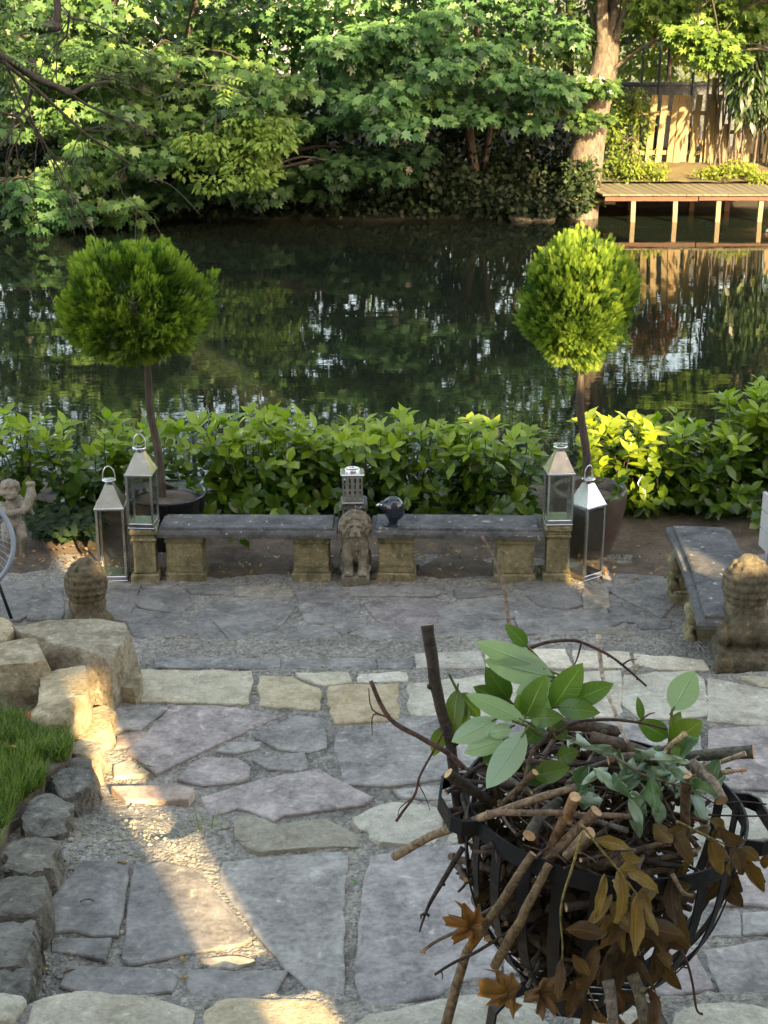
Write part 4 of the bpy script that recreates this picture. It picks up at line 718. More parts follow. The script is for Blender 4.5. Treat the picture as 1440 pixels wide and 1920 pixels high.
for i, (x0, x1, top, lbl) in enumerate(HB):
    g = np.random.default_rng(50 + i); a, c = aty(x0, top, 9.85), aty(x1, top, 9.85); cx = (a.x + c.x) / 2; w_ = (c.x - a.x) / 2; t = empty('laurel_bush', (cx, 9.85, 0), 0, lbl, 'bush', 'laurel bushes of the hedge'); out = []; b = MB(); H = a.z + .04
    ns = {2: 22, 0: 34, 1: 30, 5: 50, 9: 92}.get(i, 60)
    for k in range(ns):
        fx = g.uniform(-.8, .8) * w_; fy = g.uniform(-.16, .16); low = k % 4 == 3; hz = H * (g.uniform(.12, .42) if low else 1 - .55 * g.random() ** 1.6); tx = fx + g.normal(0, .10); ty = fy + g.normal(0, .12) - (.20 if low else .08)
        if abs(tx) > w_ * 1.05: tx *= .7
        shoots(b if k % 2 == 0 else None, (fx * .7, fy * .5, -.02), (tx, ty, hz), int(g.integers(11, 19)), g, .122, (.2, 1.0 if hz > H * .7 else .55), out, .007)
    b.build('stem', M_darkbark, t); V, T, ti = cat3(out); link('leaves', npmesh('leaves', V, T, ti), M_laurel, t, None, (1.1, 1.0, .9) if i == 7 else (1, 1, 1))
# ---- green chain-link fence behind the hedge
def chain(name, x0, x1, y, z0, z1, pitch, r, posts, label, ps=.02, mat_=None):
    t = empty(name, ((x0 + x1) / 2, y, z0), 0, label, 'fence'); cx = (x0 + x1) / 2; H = z1 - z0; Vs, Ts = [], []; o = 0
    for sgn in (1, -1):
        s = -H
        while s < (x1 - x0) + H:
            a = x0 + s if sgn > 0 else x0 + s + H; q = [(a, 0), (a + sgn * H, H)]; (ax, az), (bx, bz) = q
            for _ in (0, 1):      # clip to the panel
                if ax < x0: az += (x0 - ax) * sgn; ax = x0
                if ax > x1: az += (x1 - ax) * sgn; ax = x1
                if bx < x0: bz += (x0 - bx) * sgn; bx = x0
                if bx > x1: bz += (x1 - bx) * sgn; bx = x1
            if abs(ax - bx) > .02:
                for dx, dy in ((0, -r), (r, r * .6), (-r, r * .6)): Vs.append((ax - cx + dx, dy, az)); Vs.append((bx - cx + dx, dy, bz))
                for j in range(3): k = (j + 1) % 3; Ts += [(o + 2 * j, o + 2 * j + 1, o + 2 * k + 1), (o + 2 * j, o + 2 * k + 1, o + 2 * k)]
                o += 6
            s += pitch
    tag(link('wire_mesh', npmesh('wire_mesh', np.array(Vs), np.array(Ts)), mat_ or M_wire, t), kind='stuff')
    for x in posts: b = MB(); b.tube([(x - cx, .03, -.2), (x - cx, .03, H + .03)], ps, 10); b.build('post', mat_ or M_wire, t)
    b = MB(); b.tube([(x0 - cx, 0, H), (x1 - cx, 0, H)], r * 2, 6); b.build('top_wire', mat_ or M_wire, t)
chain('chain_link_fence', -3.6, 3.6, 10.22, -.12, aty(700, 808, 10.22).z, .055, .0014, [aty(360, 800, 10.2).x, aty(-120, 800, 10.2).x, aty(870, 800, 10.2).x, 3.2], 'green chain-link fence along the water, behind the laurel hedge')
# ---- ivy at the left corner, leaf litter
def carpet(name, mat_, pts, g, sz, label, base=IVY, up=.8, tint=(.35, .2), kind='stuff', col=(1, 1, 1), spread=.35):
    P = np.asarray(pts); n = len(P); nm = unit(np.stack([g.normal(0, spread, n), g.normal(-.3, spread, n), np.full(n, up)], 1)); td = unit(np.cross(nm, g.normal(size=(n, 3)))); V, T, ti = scatter(P, td, nm, sz * g.uniform(.6, 1.3, n), *base, np.clip(g.normal(*tint, n), 0, 1))
    return tag(link(name, npmesh(name, V, T, ti), mat_, None, None, col), label, None, None, kind)
g = np.random.default_rng(9); q = [atz(x, y, z) for x, y, z in zip(g.uniform(60, 190, 900), g.uniform(945, 1005, 900), g.uniform(.0, .16, 900))]
carpet('ivy_patch', M_ivy, [(p.x, p.y, p.z) for p in q], g, .06, 'dark ivy trailing over the earth at the left corner of the hedge', tint=(.5, .22))
q = [atz(x, y, .025) for x, y in zip(g.uniform(20, 1250, 420), g.normal(1050, 22, 420))]
carpet('leaf_litter', M_dry, [(p.x, p.y, p.z) for p in q if p.y > 8.3], g, .035, 'scattered dry leaf crumbs on the earth under the benches', OVAL, .9, (.5, .3))
for (x, y, z, lb) in [(440, 1030, .02, 'fresh green leaves lying on the earth under the left bench'), (985, 1000, .02, 'little green weed under the right end of the right bench')]:
    p = atz(x, y, z); out = []; t = empty('weed', p, 0, lb, 'weed'); shoots(None, (0, 0, -.02), (.03, -.03, .12), 7, g, .10, (.3, .6), out); V, T, ti = cat3(out); link('leaves', npmesh('leaves', V, T, ti), M_laurel, t, None, (1, 1, 1))
for k in range(2):
    p = aty((345, 1150)[k], 935, (9.1, 9.0)[k]); out = []; t = empty('weed', (p.x, p.y, (.32, .38)[k]), 0, ('small leafy weed growing in the black pot', 'dry leafy weed in the brown pot')[k], 'weed')
    for j in range(4): shoots(None, (g.normal(0, .03), g.normal(0, .03), 0), (g.normal(0, .08), g.normal(0, .06), .10), 5, g, .075, (.3, .5), out)
    V, T, ti = cat3(out); link('leaves', npmesh('leaves', V, T, ti), M_laurel, t, None, (.8, .8, .8))
# ================================================================== FIRE BASKET AND ITS LOAD
BC = atd(1084, 1497, 3.69); RR = .348; ZR = BC.z; TILT = R(4.5)
fb = empty('fire_basket', (BC.x, BC.y, Z3 + .01), 0, 'black iron fire basket of curved straps heaped with sticks and cut leaves', 'fire basket', None, (0, TILT, 0))
HB_ = ZR - Z3 - .01                      # rim height over the ground
def prof(s):                             # s 0 at the rim, 1 at the bottom ring: (radius, height)
    return RR * (1 - .58 * s ** 2.9), HB_ - .02 - .50 * s ** 1.05
b = MB(); n = 72
b.loft([[(r * math.cos(2 * math.pi * i / n), r * math.sin(2 * math.pi * i / n), z) for i in range(n)] for r, z in ((RR, HB_), (RR + .006, HB_), (RR + .006, HB_ - .045), (RR, HB_ - .045), (RR, HB_))], False, False); b.build('rim', M_iron, fb)
ns = 24; w_ = .017
for k in range(ns):
    a = 2 * math.pi * (k + .35) / ns; ca, sa = math.cos(a), math.sin(a); rings = []
    for j in range(13):
        s = j / 12; r, z = prof(s); r -= .004; tw = w_ * (1 - .25 * s); rings.append([((r + dr) * ca - q * sa, (r + dr) * sa + q * ca, z) for q, dr in ((-tw, 0), (tw, 0), (tw, -.004), (-tw, -.004))])
    b = MB(); b.loft(rings); b.build('strap', M_iron, fb)
rb, zb = prof(1.0)
b = MB(); b.loft([[(r * math.cos(2 * math.pi * i / 48), r * math.sin(2 * math.pi * i / 48), z) for i in range(48)] for r, z in ((rb + .004, zb + .02), (rb + .010, zb + .02), (rb + .010, zb - .02), (rb + .004, zb - .02), (rb + .004, zb + .02))], False, False); b.build('bottom_ring', M_iron, fb)
b = MB()
for q in range(-5, 6): y = q * rb / 5.5; x = math.sqrt(max(0, rb * rb - y * y)); b.box(-x, x, y - .006, y + .006, zb - .012, zb - .004)
tag(b.build('floor_grid', M_iron, fb), kind='stuff')
for a in (R(205), R(325), R(85)):
    pts = [(rb * .95 * math.cos(a), rb * .95 * math.sin(a), zb), ((rb + .07) * math.cos(a), (rb + .07) * math.sin(a), zb - .015), ((rb + .105) * math.cos(a), (rb + .105) * math.sin(a), zb - .05), ((rb + .115) * math.cos(a), (rb + .115) * math.sin(a), .0)]
    rings = [[(p[0] - q * math.sin(a) + dr * math.cos(a), p[1] + q * math.cos(a) + dr * math.sin(a), p[2] + dz) for q, dr, dz in ((-.018, 0, 0), (.018, 0, 0), (.018, .006, .006), (-.018, .006, .006))] for p in pts]; b = MB(); b.loft(rings); b.build('leg', M_iron, fb)
for s in (-1, 1):
    a0 = math.pi if s < 0 else 0.0; pts = []
    for q, o in ((-.33, .004), (-.30, .044), (-.24, .062), (0, .068), (.24, .062), (.30, .044), (.33, .004)):
        a = a0 + (q - .08 * s) * 1.0; pts.append(((RR + o) * math.cos(a), (RR + o) * math.sin(a)))
    rings = [];
    for i, (x, y) in enumerate(pts):
        dx, dy = pts[min(i + 1, 6)][0] - pts[max(i - 1, 0)][0], pts[min(i + 1, 6)][1] - pts[max(i - 1, 0)][1]; L = math.hypot(dx, dy); nx, ny = dy / L * .0035, -dx / L * .0035
        rings.append([(x + nx, y + ny, HB_ - .042), (x - nx, y - ny, HB_ - .042), (x - nx, y - ny, HB_ - .003), (x + nx, y + ny, HB_ - .003)])
    b = MB(); b.loft(rings); b.build('handle', M_iron, fb)
# ---- where a pixel meets the heap (a low dome over the rim), e metres nearer the viewer
def hp(px, py, e=0.0):
    d = ray(px, py); O = Vector((0, 0, CAM_H)); best = None
    for k in range(900):
        t = 2.8 + k * .0018; p = O + d * t; r2 = ((p.x - BC.x) ** 2 + (p.y - BC.y) ** 2) / RR ** 2
        if r2 < 1.0 and p.z <= ZR + .10 * (1 - r2): best = t; break
        if r2 >= 1.0 and p.z < ZR - .05 and r2 < 1.05: best = t; break
    if best is None: best = 3.69
    return O + d * (best - e)
def outer(px, py, e=0.0):                # on the outside of the straps
    d = ray(px, py); O = Vector((0, 0, CAM_H))
    for k in range(900):
        t = 2.8 + k * .0018; p = O + d * t; s = min(1, max(0, (ZR - .02 - p.z) / .50)); r, _ = prof(s)
        if math.hypot(p.x - BC.x, p.y - BC.y) <= r: return O + d * (t - .012 - e)
    return O + d * (3.66 - e)
BRN, DRK, PALE_, RED_, GRY_, TAN = (.17, .125, .085), (.055, .042, .034), (.30, .235, .16), (.115, .062, .05), (.20, .185, .165), (.27, .185, .105)
def stick(P, rpx, col, label=None, group=None, dep=3.6, taper=.75, cut=True, name='stick', forks=(), wob=.004):
    P = [Vector(p) for p in P]; c = P[0].copy(); r = rpx / F_PX * dep; S = spline([p - c for p in P], 5); n = len(S)
    S = [p + Vector((mnoise.noise((p + c) * 14), mnoise.noise((p + c) * 14 + Vector((5, 5, 5))), mnoise.noise((p + c) * 14 + Vector((9, 1, 3))))) * wob for p in S]
    b = MB(); b.tube(S, [r * (1 - (1 - taper) * i / n) * (1 + .10 * mnoise.noise((p + c) * 25)) for i, p in enumerate(S)], 8, 0, 1 if cut else 0)
    for i, f in enumerate(forks): b.tube(spline([Vector(q) - c for q in f], 4), [r * .55 * (1 - .6 * k / (4 * (len(f) - 1))) for k in range(4 * (len(f) - 1) + 1)], 6)
    for k in range(max(1, n // 8)):
        i = rnd.randrange(1, n - 1); q = S[i] + Vector((rnd.uniform(-1, 1), rnd.uniform(-1, 1), rnd.uniform(-1, 1))) * r; ell(b, q, r * .55, n=6)
    o = b.build(name, [M_stick, M_cut], None, col, c); return tag(o, label, 'stick' if name == 'stick' else 'twig', group)
V3 = lambda x, y, d: atd(x, y, d)
stick([V3(800, 1172, 3.72), V3(811, 1240, 3.72), V3(822, 1310, 3.73), V3(842, 1380, 3.74), V3(850, 1450, 3.74), V3(868, 1580, 3.72)], 12.5, DRK, 'thick dark upright stick with a pale snapped top, tallest thing in the fire basket')
stick([V3(740, 1606, 3.80), V3(800, 1572, 3.72), V3(868, 1545, 3.62), V3(930, 1524, 3.50), V3(1000, 1500, 3.45), V3(1078, 1476, 3.5)], 9, PALE_, 'long pale grey stick jutting out over the left front of the rim')
stick([V3(912, 1526, 3.40), V3(1010, 1524, 3.40), V3(1100, 1528, 3.40), V3(1185, 1531, 3.42)], 6.5, (.26, .19, .14), 'straight thin brown stick lying across the middle of the heap')
stick([outer(836, 1925, .05), outer(870, 1800, .04), outer(905, 1745, .03), outer(960, 1660, .0), hp(1000, 1600, .02)], 10, (.21, .16, .10), 'long tan stick poking down to the lower left out of the basket')
stick([outer(928, 1810, .03), outer(968, 1740, .03), outer(995, 1685, .02), outer(1030, 1620, -.03)], 10, (.22, .165, .10), 'speckled tan stick behind which the straps show, right of the long tan one')
stick([V3(1077, 1494, 3.36), V3(1055, 1545, 3.42), V3(1020, 1615, 3.47)], 11, (.30, .19, .11), 'reddish tan stick with a cut end standing in the front of the heap')
stick([V3(1118, 1520, 3.38), V3(1080, 1560, 3.41), V3(1020, 1620, 3.46)], 12, (.25, .18, .12), 'thick speckled stick leaning right of the reddish tan one')
stick([V3(1105, 1560, 3.33), V3(1085, 1582, 3.37), V3(1062, 1605, 3.40)], 11, PALE_, 'short pale stick beside the hanging brown leaves at the front')
stick([V3(992, 1566, 3.40), V3(1010, 1535, 3.45), V3(1050, 1500, 3.52)], 12, (.12, .12, .10), 'mossy grey stick with a pale cut end pointing at the viewer')
stick([V3(842, 1450, 3.60), V3(880, 1477, 3.62), V3(940, 1515, 3.66)], 12, DRK, 'dark thick stick with an orange cut end inside the left of the rim')
stick([V3(1002, 1448, 3.52), V3(970, 1480, 3.56), V3(935, 1512, 3.60)], 7, BRN, 'short brown stick with a slanted cut below the laurel leaves')
stick([V3(1412, 1411, 3.78), V3(1370, 1412, 3.80), V3(1285, 1420, 3.84)], 15, (.15, .15, .12), 'thick lichen-grey stick with a pale broken end at the right back')
stick([V3(1285, 1375, 3.62), V3(1262, 1395, 3.66), V3(1235, 1420, 3.70)], 6, (.62, .48, .32), 'peeled cream stick pointing up to the right')
stick([V3(1398, 1413, 3.66), V3(1360, 1425, 3.68), V3(1310, 1440, 3.72)], 5.5, (.42, .34, .25), 'thin stripped stick beside the thick lichen-grey one')
stick([V3(1400, 1442, 3.58), V3(1360, 1447, 3.60), V3(1300, 1455, 3.66)], 4.5, (.58, .42, .32), 'pinkish peeled stick pointing right over the rim')
stick([V3(1287, 1452, 3.42), V3(1286, 1500, 3.46), V3(1284, 1580, 3.50)], 10.5, (.16, .105, .06), 'short upright brown stick in front of the wilted leaves')
stick([V3(1352, 1503, 3.54), V3(1335, 1470, 3.58), V3(1300, 1430, 3.64)], 13, (.34, .28, .22), 'thick pale stick with a round brown cut end at the right')
stick([V3(1110, 1385, 3.75), V3(1180, 1402, 3.72), V3(1250, 1428, 3.70), V3(1330, 1460, 3.70)], 14, (.16, .12, .095), 'thick rough brown stick along the back of the heap')
stick([V3(1140, 1425, 3.66), V3(1200, 1420, 3.66), V3(1290, 1440, 3.64)], 10, (.20, .155, .12), 'rough split stick above the wilted leaves')
stick([V3(1050, 1357, 3.80), V3(1100, 1360, 3.80), V3(1160, 1372, 3.80)], 14, (.13, .105, .085), 'thick dark stick with a tan end under the green laurel leaves')
stick([V3(1122, 1190, 3.8), V3(1126, 1250, 3.8), V3(1140, 1300, 3.78), V3(1160, 1355, 3.74), V3(1178, 1395, 3.7)], 5, (.62, .60, .56), 'thin white peeled stick standing up behind the laurel leaves')
stick([V3(1138, 1838, 3.36), V3(1146, 1880, 3.34), V3(1152, 1940, 3.32)], 11, GRY_, 'left of two grey sticks hanging out under the basket')
stick([V3(1186, 1828, 3.38), V3(1200, 1870, 3.36), V3(1212, 1940, 3.34)], 12, (.17, .16, .11), 'right of two grey sticks hanging out under the basket')
stick([V3(868, 1590, 3.60), V3(832, 1648, 3.60), V3(810, 1690, 3.60), V3(797, 1722, 3.60), V3(788, 1748, 3.59)], 6, DRK, 'dark pointed twig sticking out of the left side of the basket', None, 3.6, .2, False, 'twig', [[V3(801, 1712, 3.60), V3(790, 1716, 3.59), V3(790, 1722, 3.59)]])
stick([V3(1260, 1640, 3.34), V3(1280, 1672, 3.31), V3(1300, 1680, 3.30)], 4.5, (.24, .18, .12), 'short grey-brown twig between the dried leaves and the right straps', None, 3.4, .6, True, 'twig')
stick([V3(696, 1277, 3.75), V3(730, 1348, 3.73), V3(790, 1385, 3.71), V3(838, 1410, 3.70), V3(870, 1440, 3.7)], 4, RED_, 'reddish forked twig reaching far out to the upper left', None, 3.7, 1.4, False, 'twig', [[V3(730, 1346, 3.73), V3(698, 1330, 3.75), V3(691, 1290, 3.76)], [V3(730, 1346, 3.73), V3(700, 1340, 3.76), V3(698, 1378, 3.76)]])
stick([V3(905, 1005, 4.0), V3(925, 1045, 3.98), V3(938, 1080, 3.95), V3(950, 1135, 3.90), V3(958, 1175, 3.86), V3(985, 1260, 3.8), V3(1010, 1350, 3.75)], 2.6, (.24, .18, .13), 'long hair-thin twig rising high in front of the right bench', None, 3.9, 1.8, False, 'twig', [[V3(938, 1075, 3.95), V3(936, 1058, 3.96), V3(939, 1040, 3.97)]])
stick([V3(990, 1216, 3.82), V3(1030, 1203, 3.82), V3(1080, 1201, 3.80), V3(1130, 1222, 3.78), V3(1168, 1248, 3.76), V3(1212, 1286, 3.74)], 3.6, (.10, .05, .05), 'dark red arched twig curving over the back of the heap', None, 3.8, .55, False, 'twig', [[V3(1168, 1246, 3.76), V3(1180, 1238, 3.75), V3(1195, 1236, 3.75)], [V3(1090, 1206, 3.8), V3(1080, 1240, 3.8), V3(1060, 1275, 3.8)]])
stick([V3(985, 1420, 3.60), V3(1030, 1385, 3.62), V3(1085, 1355, 3.63), V3(1160, 1350, 3.63), V3(1252, 1366, 3.64)], 4, (.10, .06, .05), 'dark arched twig lying over the middle of the heap', None, 3.6, .6, False, 'twig', [[V3(1200, 1352, 3.63), V3(1215, 1340, 3.63), V3(1228, 1336, 3.62)]])
stick([V3(960, 1500, 3.56), V3(985, 1460, 3.58), V3(1000, 1410, 3.60), V3(1042, 1365, 3.62)], 5, (.14, .095, .075), 'brown twig bending up beside the large olive laurel leaf', None, 3.6, .7, False, 'twig')
stick([V3(815, 1828, 3.56), V3(848, 1806, 3.55), V3(900, 1780, 3.53), V3(960, 1745, 3.52)], 2.5, DRK, 'thin dark spur with thorns at the lower left of the basket', None, 3.5, 1.5, False, 'twig', [[V3(828, 1820, 3.56), V3(830, 1832, 3.56), V3(828, 1838, 3.56)]])
stick([V3(788, 1787, 3.56), V3(825, 1762, 3.55), V3(870, 1735, 3.53), V3(930, 1700, 3.53)], 3, (.16, .13, .10), 'straight grey spur beside the orange maple leaf', None, 3.5, 1.3, False, 'twig')
stick([V3(742, 1540, 3.72), V3(775, 1495, 3.72), V3(785, 1460, 3.72), V3(800, 1430, 3.72), V3(832, 1370, 3.72)], 2.6, RED_, 'thin red twig hanging outside the left handle', None, 3.7, .8, False, 'twig', [[V3(775, 1495, 3.72), V3(750, 1515, 3.72), V3(746, 1535, 3.72)], [V3(785, 1470, 3.72), V3(800, 1500, 3.72), V3(806, 1520, 3.71)]])
stick([V3(1225, 1745, 3.50), V3(1268, 1772, 3.46), V3(1285, 1800, 3.45), V3(1296, 1840, 3.45), V3(1305, 1890, 3.44), V3(1318, 1900, 3.44)], 3, (.10, .04, .035), 'dark red twig hanging below the right side of the basket', None, 3.4, .7, False, 'twig', [[V3(1290, 1815, 3.45), V3(1270, 1815, 3.45), V3(1262, 1840, 3.45)]])
stick([V3(1438, 1507, 3.62), V3(1395, 1503, 3.62), V3(1340, 1508, 3.6)], 1.6, DRK, 'upper of two wire-thin twigs over the right handle', None, 3.6, 1.2, False, 'twig'); stick([V3(1448, 1528, 3.6), V3(1395, 1530, 3.6), V3(1300, 1526, 3.58)], 1.6, DRK, 'lower of two wire-thin twigs over the right handle', None, 3.6, 1.2, False, 'twig')
# filler: the tangle inside the basket and the heap over the rim
KL = {'thick': 'thick short branch buried in the tangle inside the fire basket', 'thin': 'thin dark twig buried in the tangle inside the fire basket', 'top': 'brown stick lying crosswise on the heap over the fire basket'}
for i in range(250):
    top = i >= 150; a = rnd.uniform(0, 6.28); u_ = math.sqrt(rnd.random())
    z = rnd.uniform(-.47, -.02); rm = (RR * (1 - .58 * min(1, max(0, -z / .5)) ** 2.9)) - .022
    if top: rm = RR * .93; r = rm * u_; z = .095 * (1 - (r / RR) ** 2) - rnd.uniform(.0, .05)
    r = rm * u_; c = Vector((BC.x + r * math.cos(a), BC.y + r * math.sin(a), ZR + z)); L = rnd.uniform(.14, .42) if top else rnd.uniform(.12, .30); h = rnd.uniform(0, 6.28); d = Vector((math.cos(h), math.sin(h), rnd.uniform(-.16, .16) if top else rnd.uniform(-.5, .5))) * L / 2
    p, q = c - d, c + d
    for e in (p, q):
        k = Vector((e.x - BC.x, e.y - BC.y, 0)); m = rm if not top else rm * 1.03
        if k.length > m: k = k.normalized() * m; e.x, e.y = BC.x + k.x, BC.y + k.y
    rp = (rnd.uniform(1.5, 3.5) if i % 2 else rnd.uniform(3, 7)) if top else rnd.choice((rnd.uniform(2.5, 5), rnd.uniform(6, 12))); kl = 'top' if top else ('thick' if rp > 5 else 'thin')
    stick([p, (p + q) / 2 + Vector((rnd.uniform(-.02, .02), rnd.uniform(-.02, .02), rnd.uniform(-.015, .015))), q], rp, rnd.choice([DRK, BRN, (.09, .065, .05), (.13, .09, .065), (.10, .085, .07), RED_, GRY_]) if rp > 5 or top else rnd.choice([DRK, (.08, .05, .04), BRN]), KL[kl], {'thick': 'thick branches buried in the fire basket', 'thin': 'thin twigs buried in the fire basket', 'top': 'sticks lying crosswise on the heap'}[kl], 3.6, rnd.uniform(.35, .85), i % 3 == 0)
# matted dead leaves filling the basket, the shade inside put into their colour
gq = np.random.default_rng(5); n = 2600; a = gq.uniform(0, 6.28, n); z = gq.uniform(-.46, .03, n); rm = np.where(z < 0, RR * (1 - .58 * np.clip(-z / .5, 0, 1) ** 2.9) - .03, RR * .8); r = rm * .86 * np.sqrt(gq.uniform(0, 1, n)); P = np.stack([BC.x + r * np.cos(a), BC.y + r * np.sin(a), ZR + z], 1)
V, T, ti = scatter(P, unit(gq.normal(size=(n, 3))), unit(gq.normal(size=(n, 3))), gq.uniform(.025, .055, n), *LAUREL, np.clip(gq.normal(.2, .2, n), 0, 1), gq.uniform(1, 1.7, n)); tag(link('dead_leaves', npmesh('dead_leaves', V, T, ti), M_dry, None, None, (.28, .26, .25)), 'matted dead leaves filling the inside of the fire basket, coloured dark for its shade', 'dead leaves', None, 'stuff')
# ---- leaves, each a part of its sprig
def leafmesh(base, tip, width, up, bend=.10, fold=.10, seg=8, wave=0.0, shape='laurel', seed=0):
    base, tip = Vector(base), Vector(tip); ax = tip - base; L = ax.length; y = ax.normalized(); x = y.cross(Vector(up)).normalized(); z = x.cross(y); v = []; f = []; tint = []; luv = []
    for i in range(seg + 1):
        t = i / seg; wv = (math.sin(math.pi * min(1, t ** .85)) ** .75) * width / 2 * (1 if shape == 'laurel' else 1.0)
        if i == 0: wv = width * .04
        if i == seg: wv = width * .01
        zc = bend * L * (math.sin(math.pi * t) - .0) - bend * .9 * L * t * t
        for s in (-1, -.5, 0, .5, 1):
            wob = wave * L * (mnoise.noise(Vector((t * 3.2 + seed, s * 1.5, seed * 1.7))) + .6 * mnoise.noise(Vector((t * 8 + seed, s * 2.5, seed * 2.3)))); zz = zc + fold * abs(s) * wv + wob * abs(s) * 1.2
            curl = .35 * wave * abs(s) * wv * 4; v.append(base + y * (t * L) + x * (s * wv * (1 - min(.55, abs(wave) * 2.2 * abs(s)))) + z * (zz + curl * (1 if seed % 2 else -1))); tint.append(.35 + .3 * t); luv += [s, t, 0]
    for i in range(seg):
        for k in range(4): a = i * 5 + k; f.append((a, a + 1, a + 6, a + 5))
    me = bpy.data.meshes.new('leaf'); me.from_pydata([tuple(p) for p in v], [], f); me.update(); at = me.attributes.new('tint', 'FLOAT', 'POINT'); at.data.foreach_set('value', tint); al = me.attributes.new('luv', 'FLOAT_VECTOR', 'POINT'); al.data.foreach_set('vector', luv); me.polygons.foreach_set('use_smooth', [True] * len(f)); return me
TOWARD = -ray(1105, 1450).normalized()
def sprig(name, label, stem, rpx, leaves, mat_, dep, cat, col=(1, 1, 1), stemcol=(.16, .2, .06), group=None):
    """stem: points; leaves: (base_px, tip_px, width_px, underside?, depth at base, depth at tip, colour)"""
    c = Vector(stem[0]); t = empty(name, c, 0, label, cat, group); b = MB(); S = spline([Vector(p) - c for p in stem], 5); r = rpx / F_PX * dep; b.tube(S, [r * (1 - .5 * i / len(S)) for i in range(len(S))], 7); b.build('stem', M_stick, t, stemcol)
    for i, (bp, tp, wp, under, d0, d1, cl) in enumerate(leaves):
        P, Q = V3(*bp, d0), V3(*tp, d1); up = TOWARD * (-1 if under else 1) + Vector((rnd.uniform(-.3, .3), rnd.uniform(-.2, .2), rnd.uniform(-.1, .3))) * .6
        me = leafmesh(P - c, Q - c, wp / F_PX * (d0 + d1) / 2, up, rnd.uniform(.03, .12) * (1 if not under else .6), rnd.uniform(.05, .22), 8, 0, 'laurel', i); o = link('leaf', me, mat_, t, P - c if 0 else None, cl)
        ml = MB(); a_, b_ = P - c, Q - c; q = [a_ + (b_ - a_) * (-.12), a_, a_ + (b_ - a_) * .1]; ml.tube(q, [r * .5, r * .5, r * .3], 5); ml.build('leaf_stalk', M_stick, o, stemcol)
    return t
G1, G2, G3, OL = (1, 1, 1), (1.35, 1.25, 1.1), (.55, .6, .55), (1.5, 1.15, .9)
sprig('laurel_sprig', 'fresh laurel sprig with a pale upturned leaf pair, rising above the left of the heap', [V3(1060, 1330, 3.66), V3(1041, 1274, 3.66), V3(1010, 1236, 3.67), V3(985, 1208, 3.68)], 4.5, [((988, 1212), (948, 1171), 30, 0, 3.68, 3.66, G1), ((1033, 1259), (886, 1202), 46, 1, 3.66, 3.58, G2), ((1038, 1270), (906, 1238), 56, 1, 3.65, 3.62, G1), ((1040, 1275), (965, 1300), 40, 1, 3.66, 3.62, G2), ((955, 1312), (911, 1252), 46, 0, 3.70, 3.68, G3), ((958, 1318), (888, 1288), 38, 0, 3.72, 3.70, G3)], M_cutleaf, 3.66, 'leafy sprig')
sprig('laurel_sprig', 'bright green laurel rosette in the middle of the heap, facing up', [V3(1040, 1385, 3.62), V3(1025, 1350, 3.62), V3(1012, 1335, 3.62)], 4.5, [((985, 1345), (1022, 1266), 50, 0, 3.62, 3.60, G2), ((1035, 1328), (1092, 1244), 56, 0, 3.62, 3.60, G2), ((1068, 1316), (1150, 1282), 44, 0, 3.62, 3.58, G1), ((1045, 1326), (1124, 1336), 40, 0, 3.60, 3.55, G1), ((994, 1346), (1054, 1344), 40, 0, 3.60, 3.55, G1), ((1000, 1330), (1040, 1312), 36, 1, 3.63, 3.62, G2), ((1015, 1355), (985, 1395), 40, 0, 3.63, 3.6, G3), ((1030, 1355), (1062, 1385), 40, 0, 3.64, 3.62, G3), ((978, 1342), (972, 1302), 26, 0, 3.63, 3.62, G2)], M_cutleaf, 3.62, 'leafy sprig')
sprig('laurel_sprig', 'laurel sprig whose leaves show pale undersides, hanging over the left rim', [V3(1010, 1375, 3.58), V3(990, 1362, 3.56), V3(960, 1352, 3.55)], 4.5, [((984, 1352), (872, 1300), 38, 1, 3.56, 3.48, G2), ((930, 1348), (846, 1392), 46, 1, 3.55, 3.50, OL), ((952, 1385), (868, 1412), 38, 1, 3.55, 3.50, G2), ((984, 1372), (912, 1480), 56, 1, 3.53, 3.46, OL), ((960, 1362), (918, 1380), 30, 1, 3.56, 3.53, G1), ((945, 1400), (905, 1430), 34, 0, 3.58, 3.55, G3), ((960, 1410), (930, 1470), 36, 0, 3.59, 3.56, G3)], M_cutleaf, 3.56, 'leafy sprig')
sprig('laurel_sprig', 'olive green laurel sprig behind the dark upright stick', [V3(880, 1335, 3.78), V3(858, 1295, 3.78), V3(842, 1264, 3.78)], 4, [((858, 1292), (848, 1378), 38, 0, 3.78, 3.74, OL), ((866, 1310), (868, 1385), 34, 0, 3.78, 3.76, OL), ((832, 1362), (812, 1418), 30, 0, 3.76, 3.75, OL), ((862, 1300), (900, 1345), 36, 0, 3.78, 3.76, OL)], M_cutleaf, 3.76, 'leafy sprig')
sprig('laurel_sprig', 'upright laurel sprig with one pale leaf on top, at the right back of the heap', [V3(1255, 1420, 3.74), V3(1256, 1380, 3.74), V3(1260, 1330, 3.74)], 4.5, [((1261, 1332), (1303, 1257), 58, 1, 3.74, 3.72, G2), ((1258, 1392), (1316, 1352), 54, 0, 3.73, 3.70, OL), ((1252, 1382), (1196, 1352), 42, 0, 3.73, 3.71, G1), ((1203, 1350), (1196, 1306), 16, 0, 3.74, 3.74, G1), ((1258, 1370), (1276, 1334), 22, 0, 3.75, 3.75, OL), ((1256, 1395), (1296, 1405), 40, 0, 3.74, 3.7, OL)], M_cutleaf, 3.74, 'leafy sprig')
